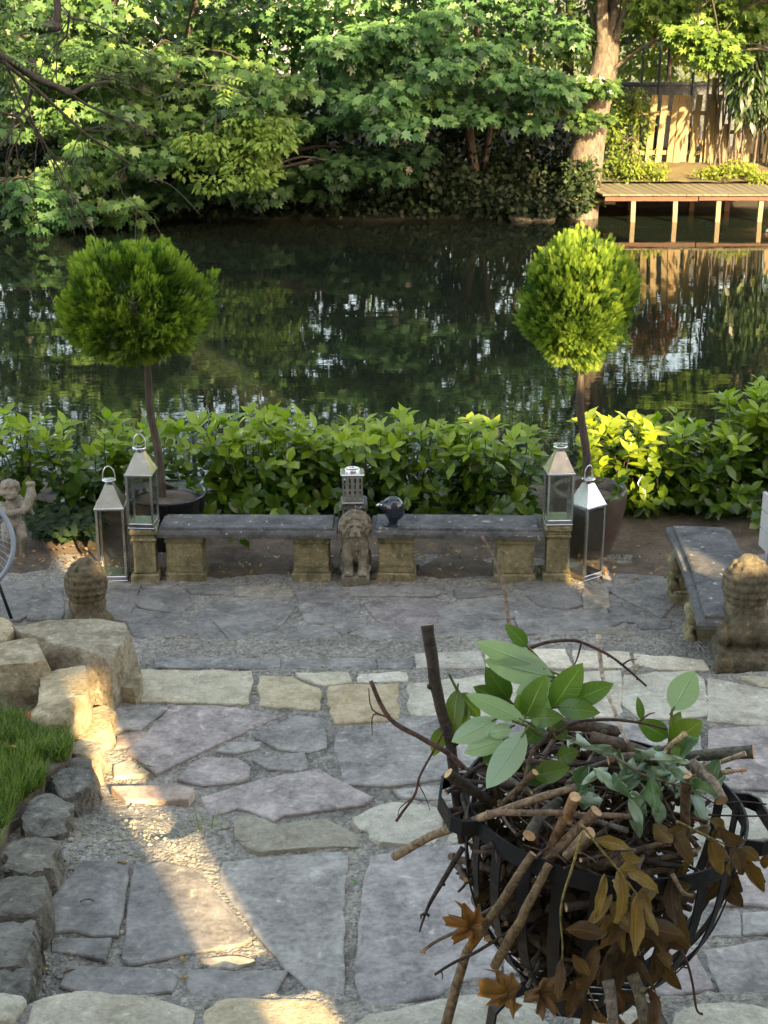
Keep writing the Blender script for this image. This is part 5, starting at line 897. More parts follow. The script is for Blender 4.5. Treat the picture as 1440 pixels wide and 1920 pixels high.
sprig('laurel_sprig', 'dull olive laurel leaves lying flat below the rosette', [V3(1085, 1455, 3.56), V3(1060, 1448, 3.57), V3(1020, 1450, 3.58)], 4, [((1000, 1455), (1068, 1438), 44, 0, 3.57, 3.55, (.9, .8, .6)), ((1045, 1420), (1085, 1408), 34, 0, 3.6, 3.58, (.8, .75, .6)), ((1030, 1470), (980, 1440), 36, 0, 3.6, 3.6, G3)], M_cutleaf, 3.57, 'leafy sprig')
def crumpled(name, label, stem, items, mat_, dep, cat, wave, cols, stemcol, rpx=3.5, group=None, widths=(30, 46), lens=(40, 70), downb=.5):
    c = Vector(stem[0]); t = empty(name, c, 0, label, cat, group); b = MB(); S = spline([Vector(p) - c for p in stem], 6); r = rpx / F_PX * dep; b.tube(S, [r * (1 - .6 * i / len(S)) for i in range(len(S))], 6); b.build('stem', M_stick, t, stemcol)
    for i, it in enumerate(items):
        (x, y), d = it[0], it[1]
        if len(it) > 2: x2, y2, wd = it[2]
        else: a = rnd.uniform(0, 6.28); L = rnd.uniform(*lens); x2, y2 = x + L * math.cos(a) * .8, y + L * (math.sin(a) * .7 + downb); wd = rnd.uniform(*widths)
        P, Q = V3(x, y, d), V3(x2, y2, d + rnd.uniform(-.04, .02)); up = TOWARD * (-1 if rnd.random() < .4 else 1) + Vector((rnd.uniform(-1, 1), rnd.uniform(-.6, .6), rnd.uniform(-.5, .8))) * .7
        me = leafmesh(P - c, Q - c, wd / F_PX * d, up, rnd.uniform(-.05, .22), rnd.uniform(.05, .6), 12, wave, 'laurel', i * 3 + rnd.randrange(40)); link('leaf', me, mat_, t, None, rnd.choice(cols))
    return t
def dpt(x, y): return (hp(x, y, .03) - Vector((0, 0, CAM_H))).dot(Vector((0, CP, -SP)))
def dpo(x, y): return (outer(x, y, .02) - Vector((0, 0, CAM_H))).dot(Vector((0, CP, -SP)))
its = [((rnd.gauss(1212, 66), rnd.gauss(1458, 28)),) for _ in range(40)]; its = [(p[0], dpt(*p[0]) - rnd.uniform(0, .05)) for p in its]
its += [((1220, 1455), 3.42, (1232, 1530, 62)), ((1170, 1485), 3.42, (1110, 1440, 48)), ((1255, 1440), 3.42, (1300, 1470, 50)), ((1180, 1500), 3.40, (1205, 1545, 46)), ((1150, 1410), 3.5, (1095, 1400, 40)), ((1300, 1480), 3.45, (1345, 1490, 56)), ((1140, 1440), 3.45, (1090, 1470, 40)), ((1110, 1400), 3.55, (1060, 1395, 34)), ((1220, 1425), 3.48, (1290, 1425, 40)), ((1150, 1450), 3.42, (1190, 1500, 44))]
crumpled('wilted_sprig', 'heap of crumpled grey-green wilted leaves on the right of the load', [V3(1130, 1400, 3.6), V3(1200, 1450, 3.5), V3(1300, 1480, 3.5)], its, M_wilt, 3.5, 'wilted sprig', .34, [(1, 1, 1), (.75, .85, .8), (.6, .72, .6), (1.1, 1.15, 1.15), (.55, .7, .45)], BRN, 3.5, None, (40, 66), (50, 88), .25)
DC = [(1, 1, 1), (.8, .75, .7), (.6, .55, .5), (1.25, 1.1, .8), (1.0, .8, .6), (1.45, 1.3, .8)]
def dried(n, cx, cy, sx, sy, label, stem, extra=(), cols=DC, e=0):
    L = []
    for _ in range(n):
        x, y = rnd.gauss(cx, sx), rnd.gauss(cy, sy); d = dpo(x, y) - rnd.uniform(0, .06) - e; L.append(((x, y), d))
    crumpled('dried_branch', label, stem, L + [(a, dd, (q[0], q[1], q[2])) for a, dd, q in extra], M_dry, 3.3, 'dried branch', .13, cols, (.30, .26, .09), 3.0, None, (26, 44), (50, 90), .55)
S0 = lambda x, y, e=.05: outer(x, y, e)
dried(7, 1175, 1650, 35, 30, 'dried leafy branch with a pale yellow stem hanging down the front of the basket', [S0(1090, 1545, .06), S0(1125, 1590, .08), S0(1160, 1632, .09), S0(1196, 1680, .09), S0(1236, 1735, .08)], [((1196, 1678), 3.17, (1190, 1792, 40)), ((1160, 1635), 3.18, (1162, 1735, 32)), ((1178, 1636), 3.18, (1236, 1672, 34)), ((1205, 1670), 3.18, (1232, 1755, 30)), ((1115, 1575), 3.22, (1185, 1590, 34)), ((1165, 1600), 3.2, (1205, 1615, 26)), ((1135, 1640), 3.2, (1115, 1725, 26))], [(1.5, 1.4, .9), (1.2, 1.1, .75), (1, .95, .7), (1.35, 1.25, .8)])
dried(14, 1335, 1590, 42, 26, 'dark brown curled dried leaves drooping over the right side of the rim', [S0(1270, 1540, .03), S0(1330, 1570, .05), S0(1400, 1600, .06)], [((1330, 1535), 3.36, (1360, 1560, 34)), ((1345, 1550), 3.35, (1400, 1585, 40)), ((1330, 1570), 3.34, (1352, 1640, 46)), ((1370, 1585), 3.36, (1394, 1642, 46)), ((1390, 1590), 3.4, (1425, 1614, 36)), ((1260, 1550), 3.36, (1300, 1625, 40)), ((1225, 1545), 3.36, (1262, 1580, 44))], [(.6, .5, .4), (.8, .7, .5), (1.1, .9, .55), (.5, .4, .35)])
dried(10, 1130, 1780, 34, 50, 'brown dried branch with a long thin stem in the middle of the front straps', [S0(1092, 1560, .05), S0(1075, 1620, .07), S0(1052, 1700, .08), S0(1055, 1780, .08), S0(1050, 1850, .06)], [((1055, 1800), 3.2, (1045, 1880, 40)), ((1075, 1790), 3.2, (1105, 1830, 34))], [(.8, .62, .5), (.6, .48, .42), (1, .8, .55), (.5, .4, .35)])
dried(18, 1210, 1735, 42, 48, 'dark matted dried leaves bulging through the lower front straps', [S0(1150, 1650, .02), S0(1180, 1720, .02), S0(1200, 1790, .02)], [((1200, 1740), 3.27, (1285, 1755, 60)), ((1230, 1790), 3.3, (1262, 1815, 40)), ((1130, 1755), 3.26, (1060, 1740, 50))], [(.45, .36, .3), (.6, .48, .4), (.35, .28, .22), (.7, .6, .35)])
dried(12, 1120, 1870, 50, 22, 'frayed dried leaves and fibres hanging under the basket', [S0(1080, 1800, .02), S0(1100, 1850, .02), S0(1130, 1910, .02)], [((1215, 1850), 3.35, (1232, 1930, 26)), ((1225, 1870), 3.35, (1218, 1945, 22))], [(.8, .5, .4), (.5, .4, .34), (1, .75, .5)])
def mapleleaf(px, py, ax, ay, size, dep, label, col, tilt):
    c = V3(px, py, dep); t = V3(ax, ay, dep - .02); y = (t - c).normalized(); x = y.cross(TOWARD + Vector(tilt)).normalized(); z = x.cross(y); out = []
    half = [(0, 1.0), (7, .80), (12, .84), (21, .46), (32, .66), (40, .96), (47, .74), (56, .74), (70, .40), (84, .56), (98, .72), (108, .52), (136, .42), (162, .20), (176, .06)]
    for dg, rr in half + [(360 - d_, r_) for d_, r_ in reversed(half[1:])]: th = R(dg); out.append((size * rr * math.sin(th), size * rr * math.cos(th)))
    v = [Vector((0, 0, 0))]; f = []; m = len(out)
    for s in (.35, .7, 1.0):
        for a, (u, w2) in enumerate(out): v.append(x * u * s + y * w2 * s + z * (size * .42 * math.sin(s * 2.2 + 3 * mnoise.noise(Vector((u * 22, w2 * 22, px)))) * (1 if a % 4 < 2 else .6)))
    f += [(0, 1 + (a + 1) % m, 1 + a) for a in range(m)]; 
    for k in range(2): f += [(1 + k * m + a, 1 + k * m + (a + 1) % m, 1 + (k + 1) * m + (a + 1) % m, 1 + (k + 1) * m + a) for a in range(m)]
    me = bpy.data.meshes.new('maple_leaf'); me.from_pydata([tuple(q) for q in v], [], f); at = me.attributes.new('tint', 'FLOAT', 'POINT'); at.data.foreach_set('value', [.75 - .3 * (i % 3 == 0) for i in range(len(v))]); me.polygons.foreach_set('use_smooth', [True] * len(f)); tag(link('maple_leaf', me, M_dry, None, c, col), label, 'dry leaf')
mapleleaf(880, 1742, 826, 1722, .08, 3.48, 'orange-brown dry maple leaf caught on the left side of the basket', (.72, .50, .30), (.5, 0, .6)); mapleleaf(948, 1872, 892, 1850, .085, 3.30, 'brown dry maple leaf hanging under the left front of the basket', (.62, .47, .30), (0, .5, .7)); mapleleaf(1010, 1862, 1050, 1915, .07, 3.30, 'crumpled dark maple leaf under the middle of the basket', (.42, .32, .24), (.6, 0, .2))
# ---- loose leaves on the paving
def fallen(px, py, z, lpx, ang, col, label):
    c = atz(px, py, z); L = lpx / F_PX * (c.y * CP + (CAM_H - c.z) * SP); d = Vector((math.cos(ang), math.sin(ang), .15)); me = leafmesh((0, 0, .004), d * L, L * .4, (0, .2, 1), .12, .3, 6, .10, 'laurel', int(px)); tag(link('fallen_leaf', me, M_dry if col[0] > .9 or col[1] < .6 else M_cutleaf, None, c, col), label, 'leaf')
for a in [(88, 1826, Z2, 30, 2.6, (2.2, 2.0, 1.7), 'pale fallen leaf on the gravel at the lower left, left one of a pair'), (118, 1828, Z2, 26, .6, (1.6, 1.2, .8), 'brown fallen leaf on the gravel at the lower left, right one of a pair'), (345, 1808, Z2, 24, 2.0, (2.4, 2.2, 1.7), 'small cream leaf between the two dark slabs near the bottom'), (338, 1842, Z2, 24, .9, (2.2, 2.0, 1.5), 'small cream leaf just above the rough step stone'), (150, 1692, Z2 + .02, 26, .1, (.35, .3, .3), 'dark shrivelled leaf on the cracked left slab'), (256, 1444, Z1 + .02, 34, .3, (.7, .62, .6), 'grey-brown leaf on the sunlit mortar'), (168, 1571, .34, 24, -.9, (.8, .9, .7), 'green leaf on the mortar beside the edging stones'), (192, 1577, .34, 24, .2, (1.5, 1.0, .8), 'tan leaf on the mortar beside the green one'), (655, 1652, Z2, 20, -.8, (.9, 1.3, .4), 'little yellow-green leaf in the joint between the big slabs'), (240, 1622, Z2, 24, 2.9, (2.0, 1.7, 1.2), 'pale curled leaf at the top corner of the dark slab'), (55, 1352, .52, 34, 1.9, (1.5, .8, .45), 'rusty leaf in the grass at the top of the lawn'), (12, 1403, .46, 26, -.2, (2.4, 2.2, 1.7), 'pale straw-coloured leaf in the lawn grass'), (648, 1317, Z1 + .02, 18, .9, (2.8, 2.7, 2.4), 'white leaf on the tan kerb stone')]: fallen(*a)
# ================================================================== FAR BANK
def foliage(pads, base, sz, g, dens=1.0, tint=(.45, .22), up=.55, facing=(0, -.55, 0), droop=.6):
    out = []
    for (c, r, k, tb) in pads:
        n = max(4, int(k * dens)); d = unit(g.normal(size=(n, 3))); rad = g.uniform(.35, 1.0, n) ** .5; P = np.array(c) + d * np.array(r) * rad[:, None]
        nm = unit(d * np.array([.5, .6, .5]) + np.array([0, 0, up]) + np.array(facing) + g.normal(0, .28, (n, 3))); td = unit(d * [1, 1, .3] + np.array([0, -.25, -droop]) + g.normal(0, .35, (n, 3)))
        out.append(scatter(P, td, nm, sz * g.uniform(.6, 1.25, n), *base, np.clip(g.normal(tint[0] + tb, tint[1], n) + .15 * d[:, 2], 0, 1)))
    return out
def padset(poly, n, dep, rx, rz, k, g, top=None):
    """pads filling a region surveyed in the photograph, at distances dep"""
    xs, ys = [p[0] for p in poly], [p[1] for p in poly]; L = []
    while len(L) < n:
        x, y = g.uniform(min(xs), max(xs)), g.uniform(min(ys), max(ys)); ins = False; j = len(poly) - 1
        for i in range(len(poly)):
            if (ys[i] > y) != (ys[j] > y) and x < (xs[j] - xs[i]) * (y - ys[i]) / (ys[j] - ys[i]) + xs[i]: ins = not ins
            j = i
        if not ins: continue
        D = g.uniform(*dep); p = aty(x, y, D); r = g.uniform(.7, 1.3); L.append(((p.x, p.y, p.z), (rx * r, rx * r * .9, rz * r), k * r * r, g.normal(0, .10)))
    return L
def cloudpads(x0, x1, y0, y1, z0, z1, n, rx, rz, k, g): return [((g.uniform(x0, x1), g.uniform(y0, y1), g.uniform(z0, z1)), (rx * s, rx * s, rz * s), k, g.normal(0, .08)) for s in g.uniform(.6, 1.3, n)]
def tree(name, base, label, trunks, pads, leaf, sz, mat_, col, seed, bark=M_darkbark, dens=1.0, tint=(.45, .22), cat='tree', group=None, limbs=26, **kw):
    g = np.random.default_rng(seed); t = empty(name, base, 0, label, cat, group); B0 = Vector(base); b = MB()
    for pts, r0, r1 in trunks: S = spline([Vector(p) - B0 for p in pts], 5); b.tube(S, [r0 + (r1 - r0) * i / (len(S) - 1) for i in range(len(S))], 10)
    if pads and trunks:
        tops = [(Vector(p), r1) for pts, r0, r1 in trunks for p in pts[1:]]
        for c, r, k, tb in pads[::max(1, len(pads) // limbs)]:
            c = Vector(c); p = min(tops, key=lambda q: (q[0] - c).length + 1.2 * max(0, q[0].z - c.z))[0]; m = (p + c) / 2 + Vector((0, 0, .25)); S = spline([p - B0, m - B0, c - B0], 5); b.tube(S, [.035 - .028 * i / (len(S) - 1) for i in range(len(S))], 5)
    if b.v: b.build('trunk', bark, t)
    if pads:
        V, T, ti = cat3(foliage(pads, leaf, sz, g, dens, tint, **kw)); V = V - np.array(B0); link('crown', npmesh('crown', V, T, ti), mat_, t, None, col)
    return t
g = np.random.default_rng(77)
# big forked tree beside the jetty
bt = [aty(1086, 395, 28.0), aty(1095, 330, 28.1), aty(1108, 240, 28.2), aty(1122, 170, 28.3), aty(1134, 120, 28.4)]; bt[0].z -= .35
f0 = bt[-1]; tr = [(bt + [bt[-1] + Vector((.05, .05, .5))], .37, .22)]
for dx, dy, h, r in ((-.25, -.1, 4.5, .15), (.35, .2, 4.2, .15), (.05, .5, 5, .13), (.7, -.2, 3.6, .08), (-.6, .3, 3.4, .07)): tr.append(([f0 - Vector((0, 0, .25)), f0 + Vector((dx * .35, dy * .35, .7)), f0 + Vector((dx * .9, dy, h * .5)), f0 + Vector((dx * 2.2, dy * 2, h))], r, r * .4))
tr.append(([aty(1135, 150, 28.25), aty(1150, 130, 28.2), aty(1200, 92, 28.0), aty(1270, 50, 27.8), aty(1330, 0, 27.6)], .04, .018))
pads = padset([(1050, 0), (1180, 0), (1170, 60), (1130, 90), (1060, 100)], 5, (28.5, 29.5), .5, .28, 60, g) + padset([(1050, 150), (1130, 150), (1150, 215), (1100, 240), (1040, 230)], 9, (27.3, 27.7), .28, .12, 50, g) + cloudpads(1, 7.5, 26.5, 31, 4.0, 12.5, 95, .9, .5, 100, g)
big = tree('riverside_tree', (bt[0].x, 28.0, 0), 'big forked tree with a sunlit leaning trunk beside the jetty', tr, pads, MAPLE, .15, M_maple, (1.15, 1.1, .9), 1, M_bark, limbs=18, droop=.7)
k = aty(1113, 300, 27.82); b = MB(); b.loft([[(r * math.cos(a), -y, r * 1.15 * math.sin(a)) for a in [2 * math.pi * i / 16 for i in range(16)]] for r, y in ((.10, -.06), (.10, .03), (.065, .06), (.055, .035), (.03, .03), (.01, .035))], False, True, 0, None, True); b.build('knot', M_bark, big, None, Vector(k) - Vector(big.location))
q = [];
for _ in range(420):
    x, y = g.normal(1088, 22), g.uniform(300, 390); p = aty(x, y, 27.60 + g.uniform(0, .1)); q.append((p.x, p.y, p.z))
carpet('ivy_cover', M_ivy, q, g, .085, 'ivy climbing the foot of the big forked tree', tint=(.5, .2), up=.4)
# maple drooping over the water, centre
p0 = aty(892, 330, 28.8); p1 = aty(880, 230, 28.7); p2 = aty(900, 130, 28.5); p3 = aty(880, -60, 28.2); p4 = aty(905, 330, 28.9); p5 = aty(925, 200, 29.0); p6 = aty(945, 40, 29.2)
pads = padset([(600, 75), (700, 60), (830, 20), (960, 60), (1040, 130), (1080, 200), (1000, 230), (930, 215), (840, 225), (780, 265), (740, 260), (690, 200), (640, 240), (610, 170)], 72, (26.2, 27.6), .46, .14, 62, g) + padset([(560, 0), (1050, 0), (1050, 120), (560, 160)], 26, (27.8, 29.2), .55, .25, 60, g) + cloudpads(-2, 4, 25.5, 30, 3.0, 12.5, 140, .9, .45, 100, g)
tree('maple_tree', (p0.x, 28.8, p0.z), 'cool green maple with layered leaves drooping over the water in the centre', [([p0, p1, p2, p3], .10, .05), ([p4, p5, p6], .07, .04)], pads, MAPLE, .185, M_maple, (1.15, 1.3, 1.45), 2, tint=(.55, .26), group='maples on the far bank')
# maple at the left
p0 = aty(240, 360, 28.6); pads = padset([(0, 60), (250, 90), (420, 90), (540, 150), (560, 250), (520, 300), (330, 330), (300, 380), (270, 415), (150, 420), (60, 415), (0, 400), (0, 360), (90, 330), (160, 300), (0, 280)], 120, (25.6, 27.8), .46, .15, 60, g) + padset([(-60, 0), (620, 0), (600, 120), (-60, 150)], 42, (28, 29.5), .6, .3, 60, g) + cloudpads(-10, -1.2, 25, 30, 3.1, 12.5, 190, .95, .45, 100, g)
tree('maple_tree', (p0.x, 28.6, p0.z), 'broad light green maple hanging low over the water at the left', [([p0, p0 + Vector((-.2, -.2, 1.8)), p0 + Vector((.1, -.3, 4.5)), p0 + Vector((.4, -.4, 7))], .14, .05), ([p0 + Vector((.2, 0, -.1)), p0 + Vector((1.2, -.4, 2.5)), p0 + Vector((2.2, -.8, 5.5))], .09, .04)], pads, MAPLE, .185, M_maple, (1.2, 1.22, 1.05), 3, tint=(.52, .26), group='maples on the far bank')
p0 = aty(560, 380, 28.4); pads = padset([(290, 345), (420, 352), (560, 310), (700, 272), (800, 285), (760, 330), (640, 345), (560, 385), (400, 395), (300, 400)], 34, (26.6, 27.5), .42, .13, 58, g)
tree('maple_sapling', (p0.x, 28.4, p0.z), 'maple boughs coloured dark for shade, low over the water between the two big maples', [([p0, p0 + Vector((-.2, -.7, 1.0)), p0 + Vector((-.6, -1.4, .7))], .05, .02)], pads, MAPLE, .185, M_maple, (.55, .62, .62), 8, tint=(.40, .22), limbs=8)  # the shade over the water is put into the leaf colour
# small leaved hazel in front of the left maple
p0 = aty(470, 380, 28.3); pads = padset([(330, 260), (420, 230), (520, 220), (555, 290), (500, 350), (400, 358), (340, 320)], 34, (25.2, 26.2), .34, .14, 60, g)
tree('hazel_shrub', (p0.x, 28.3, p0.z), 'pale lime-leaved shrub drooping towards the water right of the left maple', [([p0, p0 + Vector((-.1, -.8, 1.6)), p0 + Vector((-.3, -2.2, 1.6))], .05, .02)], pads, OVAL, .12, M_sunny, (1.15, 1.35, 1.25), 4, tint=(.6, .2), cat='shrub', limbs=8)
# low maple boughs almost touching the water
p0 = aty(20, 390, 28.2); pads = padset([(0, 330), (120, 345), (170, 400), (120, 424), (30, 424), (0, 410)], 18, (25.6, 26.2), .40, .12, 60, g)
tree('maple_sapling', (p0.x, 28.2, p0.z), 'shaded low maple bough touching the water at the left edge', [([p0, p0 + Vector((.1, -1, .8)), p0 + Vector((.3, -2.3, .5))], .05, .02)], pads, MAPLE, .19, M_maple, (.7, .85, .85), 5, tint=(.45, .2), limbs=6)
# undergrowth and ivy on the bank, shade put into the leaf colour
q = []
for _ in range(18000):
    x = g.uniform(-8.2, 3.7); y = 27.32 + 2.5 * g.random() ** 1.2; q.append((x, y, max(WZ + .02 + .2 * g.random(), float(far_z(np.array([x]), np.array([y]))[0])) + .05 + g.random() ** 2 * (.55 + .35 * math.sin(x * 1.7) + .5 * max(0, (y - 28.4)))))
carpet('bank_ivy', M_ivy, q, g, .10, 'ivy and undergrowth on the far bank, darkened for shade', tint=(.45, .25), up=.35, spread=.5, col=(.30, .36, .34))
pads = cloudpads(-9, 3.0, 29.2, 30.6, .5, 1.9, 120, .5, .45, 75, g); tree('holly_hedge', (-3, 29.9, .1), 'dark evergreen thicket behind the maples on the far bank', [((Vector((x, 29.9, 0)), Vector((x + .1, 29.9, 1.2)), Vector((x - .1, 30.1, 2.6))), .05, .03) for x in np.linspace(-8, 2.6, 12)], pads, IVY, .13, M_ivy, (1, 1, .9), 6, cat='hedge', limbs=10)
for i, (x, lean, h, r, lb) in enumerate([(975, .15, 3.2, .035, 'left of the thin bare stems standing in the shade beside the big forked tree'), (1000, -.1, 3.6, .03, 'right of the thin bare stems standing in the shade beside the big forked tree'), (545, .1, 5, .06, 'thin dark trunk in the shade right of the left maple'), (690, -.2, 5.5, .07, 'dark trunk behind the drooping central maple'), (420, .2, 6, .08, 'dark trunk behind the left maple')]):
    p = aty(x, 315, 29.4); tree('bare_stem' if i < 2 else 'sapling', (p.x, 29.4, p.z - .2), lb, [([p - Vector((0, 0, .3)), p + Vector((lean, 0, h * .5)), p + Vector((lean * .4, .2, h))], r, r * .5)], [], MAPLE, .1, M_maple, (1, 1, 1), 7 + i, M_bark if i < 2 else M_darkbark)
# shrubs, bamboo and trees around the gate
pads = padset([(1130, 190), (1190, 180), (1215, 240), (1200, 320), (1135, 325), (1120, 260)], 30, (28.8, 29.6), .24, .24, 60, g); p0 = aty(1165, 330, 29.3)
tree('sunlit_shrub', (p0.x, 29.3, p0.z), 'sunlit leafy shrub between the big forked tree and the picket fence', [([p0, p0 + Vector((0, 0, .6)), p0 + Vector((.1, 0, 1.2))], .03, .01)], pads, OVAL, .10, M_sunny, (1.0, 1.05, .9), 20, tint=(.5, .25), cat='shrub', limbs=8)
for j, (x, lb) in enumerate([(1180, 'low yellow-green weeds left of the worn path to the jetty'), (1370, 'low yellow-green weeds right of the worn path to the jetty')]):
    pads = padset([(x - 58, 312), (x + 56, 306), (x + 75, 340), (x - 58, 342)], 34, (28.9, 29.9), .2, .10, 60, g); p0 = aty(x, 336, 29.3); tree('weed_patch', (p0.x, 29.3, p0.z), lb, [], pads, OVAL, .075, M_sunny, (1.2, 1.15, .8), 22 + j, tint=(.7, .2), cat='weeds')
t = None; p0 = aty(1395, 330, 29.0); stems = []; pads = []
for i in range(26): x = g.uniform(1330, 1475); q0 = aty(x, 325, g.uniform(29.2, 31)); stems.append(([q0, q0 + Vector((g.normal(0, .1), 0, 2)), q0 + Vector((g.normal(0, .4), 0, 5))], .022, .012))
pads = padset([(1345, -40), (1480, -40), (1480, 200), (1410, 190), (1375, 110)], 60, (28.6, 30.5), .32, .5, 52, g) + cloudpads(6.5, 12, 29, 31, 3.5, 6, 34, .5, .6, 60, g)
tree('bamboo_clump', (p0.x, 29.0, p0.z), 'dark clump of bamboo-like stems at the right edge of the far bank', stems, pads, SLIM, .26, M_maple, (.8, .8, .55), 24, M_bark, tint=(.35, .2), cat='bamboo', limbs=4, droop=1.3)
pads = padset([(1270, 60), (1330, 50), (1385, 90), (1370, 130), (1310, 120)], 14, (26.8, 27.4), .32, .12, 55, g) + padset([(1200, 0), (1440, 0), (1440, 60), (1220, 50)], 22, (27.5, 28.5), .4, .18, 55, g) + cloudpads(4.5, 9.5, 26.5, 29, 3.7, 6.5, 26, .6, .3, 75, g) + cloudpads(5.8, 9.8, 24.2, 26.6, 3.7, 5.0, 24, .45, .22, 70, g) + cloudpads(bt[-1].x + .5, bt[-1].x + 2.1, 24.6, 26.6, 3.9, 5.6, 10, .5, .3, 80, g); p0 = aty(1500, 330, 29)  # last two pad groups: added out of view to dapple gate and trunk
tree('maple_tree', (p0.x, 29, p0.z), 'yellow-green sunlit maple boughs reaching in from the right', [([p0, p0 + Vector((-.2, -.5, 2)), p0 + Vector((-1.0, -1.2, 3.2)), p0 + Vector((-2.6, -2, 3.6))], .12, .03), ([p0, p0 + Vector((0, 0, 4)), p0 + Vector((-.5, -.6, 7))], .12, .05)], pads, MAPLE, .17, M_maple, (1.5, 1.35, .8), 25, tint=(.68, .2), group='maples on the far bank')
# trees farther back
BT = [(-9.5, 38, 'tall light green tree far behind the left maple'), (-4.5, 42, 'tall tree far behind the gap left of the centre'), (0.5, 37, 'tall green tree far behind the central maple'), (4.6, 40, 'bright sunlit tree behind the big forked tree'), (8.8, 36, 'bright sunlit tree behind the picket gate'), (13.5, 40, 'tree far back at the right edge')]
for i, (x, y, lb) in enumerate(BT):
    sun_ = i in (3, 4, 5); z0 = .2; n = 44 if not sun_ else 70; pads = cloudpads(x - 2.6, x + 2.6, y - 1.8, y + 1.8, .8 if sun_ else 1.2, 13.5, n + 70, 1.0, .75, 80, g)  # sunlit trees get paler leaves, sunlight put into the colour
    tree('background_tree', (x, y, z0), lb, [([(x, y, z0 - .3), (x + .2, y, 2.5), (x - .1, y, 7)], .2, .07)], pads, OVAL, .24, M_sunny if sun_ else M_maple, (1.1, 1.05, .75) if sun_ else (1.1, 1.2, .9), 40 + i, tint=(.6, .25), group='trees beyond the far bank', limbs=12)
pads = padset([(180, 0), (360, 0), (360, 60), (180, 70)], 12, (31, 34), .5, .3, 60, g); p0 = aty(270, 150, 32.5); tree('background_tree', (p0.x, 32.5, .2), 'small tree filling the gap behind the left maple', [([(p0.x, 32.5, 0), (p0.x + .1, 32.5, 1.5), (p0.x, 32.5, 3)], .06, .03)], pads, OVAL, .2, M_maple, (1.1, 1.15, .9), 70, tint=(.55, .25), group='trees beyond the far bank', limbs=6)
pads = cloudpads(3, 13, 32.4, 35, 3.4, 9, 80, .8, .5, 90, g) + cloudpads(3.5, 12, 33, 35, 2.7, 5.6, 60, .7, .45, 90, g); tree('background_tree', (8.0, 33.6, .2), 'bright leafy tree just behind the wire fence', [([(8.0, 33.6, 0), (8.1, 33.6, 3), (7.9, 33.6, 8)], .16, .06)], pads, OVAL, .2, M_sunny, (1.0, 1.0, .75), 71, tint=(.5, .25), group='trees beyond the far bank', limbs=10)  # crown mostly out of view, added to keep sky out of the reflection
cb = padset([(1225, 10), (1275, 10), (1280, 70), (1230, 75)], 14, (33, 34.5), .4, .4, 60, g); p0 = aty(1250, 200, 34)
tree('copper_beech', (p0.x, 34, p0.z), 'reddish-leaved shrub behind the picket gate', [([(p0.x, 34, .1), (p0.x, 34, 1.5), (p0.x, 34, 3)], .07, .04)], cb, OVAL, .14, M_dry, (1.3, .75, .5), 60, cat='tree', limbs=6)
# pale house beyond, seen only through the leaves
t = empty('far_house', (-4.2, 62, -.2), R(6), 'pale house far behind the trees, glimpsed through the leaves', 'house'); b = MB(); b.box(-6, 6, 0, 7, -.5, 5.6); b.build('wall', M_white, t); b = MB(); b.add([(-6.4, -.4, 5.61), (6.4, -.4, 5.61), (6.4, 7.4, 5.61), (-6.4, 7.4, 5.61), (-6.4, 3.5, 8.4), (6.4, 3.5, 8.4)], [(3, 2, 1, 0), (0, 1, 5, 4), (2, 3, 4, 5), (1, 2, 5), (3, 0, 4)]); b.build('roof', M_tarp, t)
for x in (-4, -1.5, 1.5, 4):
    for z in (.9, 3.4): b = MB(); b.box(x - .5, x + .5, -.03, .05, z, z + 1.3); b.build('window', M_dk, t)
# ---- picket fence with gate, wall behind, tall post
YF = 30.2; zb0 = aty(1260, 308, YF).z
def picket(t, x0px, x1px, ytop, ybot, lean=0, col=(1, 1, 1), dy=0.0):
    a, c = aty(x0px, ytop, YF), aty(x1px, ytop, YF); z1 = a.z; z0 = aty(x0px, ybot, YF).z; w_ = c.x - a.x; cx = (a.x + c.x) / 2; L = Vector(t.location); b = MB(); b.box(-w_ / 2, w_ / 2, -.012, .012, 0, z1 - z0 - .0, .003)
    o = b.build('picket', M_wood, t, col, Vector((cx, YF - .03 + dy, z0)) - L); o.rotation_euler = (0, lean, 0)
t = empty('picket_gate', (aty(1250, 308, YF).x, YF, zb0), 0, 'sunlit wooden picket gate above the jetty', 'gate')
xs = [1206, 1225, 1247, 1272, 1289, 1310, 1327]; tops = [177, 178, 177, 178, 177, 176, 177]; leans = [.055, .06, .05, .045, .06, .055, .05]
for i, x in enumerate(xs): picket(t, x + 9, x + 21 + (3 if i == 2 else 0), tops[i], 310, leans[i], rnd.choice([(1, 1, 1), (1.1, 1.05, .95), (.92, .88, .75), (1.05, 1, .8)]))
picket(t, 1268, 1281, 178, 311, .05, (1.0, .92, .8), -.027); 
for y0, y1, x0, x1 in ((208, 216, 1198, 1338), (282, 290, 1196, 1330)):
    a, c = aty(x0, y1, YF + .02), aty(x1, y0, YF + .02); b = MB(); b.box(a.x - t.location.x, c.x - t.location.x, .0, .03, a.z - zb0, c.z - zb0, .003); b.build('rail', M_wood, t, (.95, .9, .75))
a, c = aty(1280, 222, YF), aty(1325, 284, YF); b = MB(); b.tube([(a.x - t.location.x, .03, a.z - zb0), (c.x - t.location.x, .03, c.z - zb0)], .045, 4); b.build('brace', M_wood, t, (1, .9, .7))
t = empty('picket_fence', (aty(1385, 318, YF).x, YF, zb0), 0, 'lower shaded picket fence right of the gate', 'fence')
for x, yt in ((1352, 232), (1374, 238), (1396, 240), (1414, 240), (1432, 244), (1450, 240), (1470, 242)): picket(t, x, x + 13, yt, 316, .03, rnd.choice([(.9, .9, .8), (1, .95, .8)]))
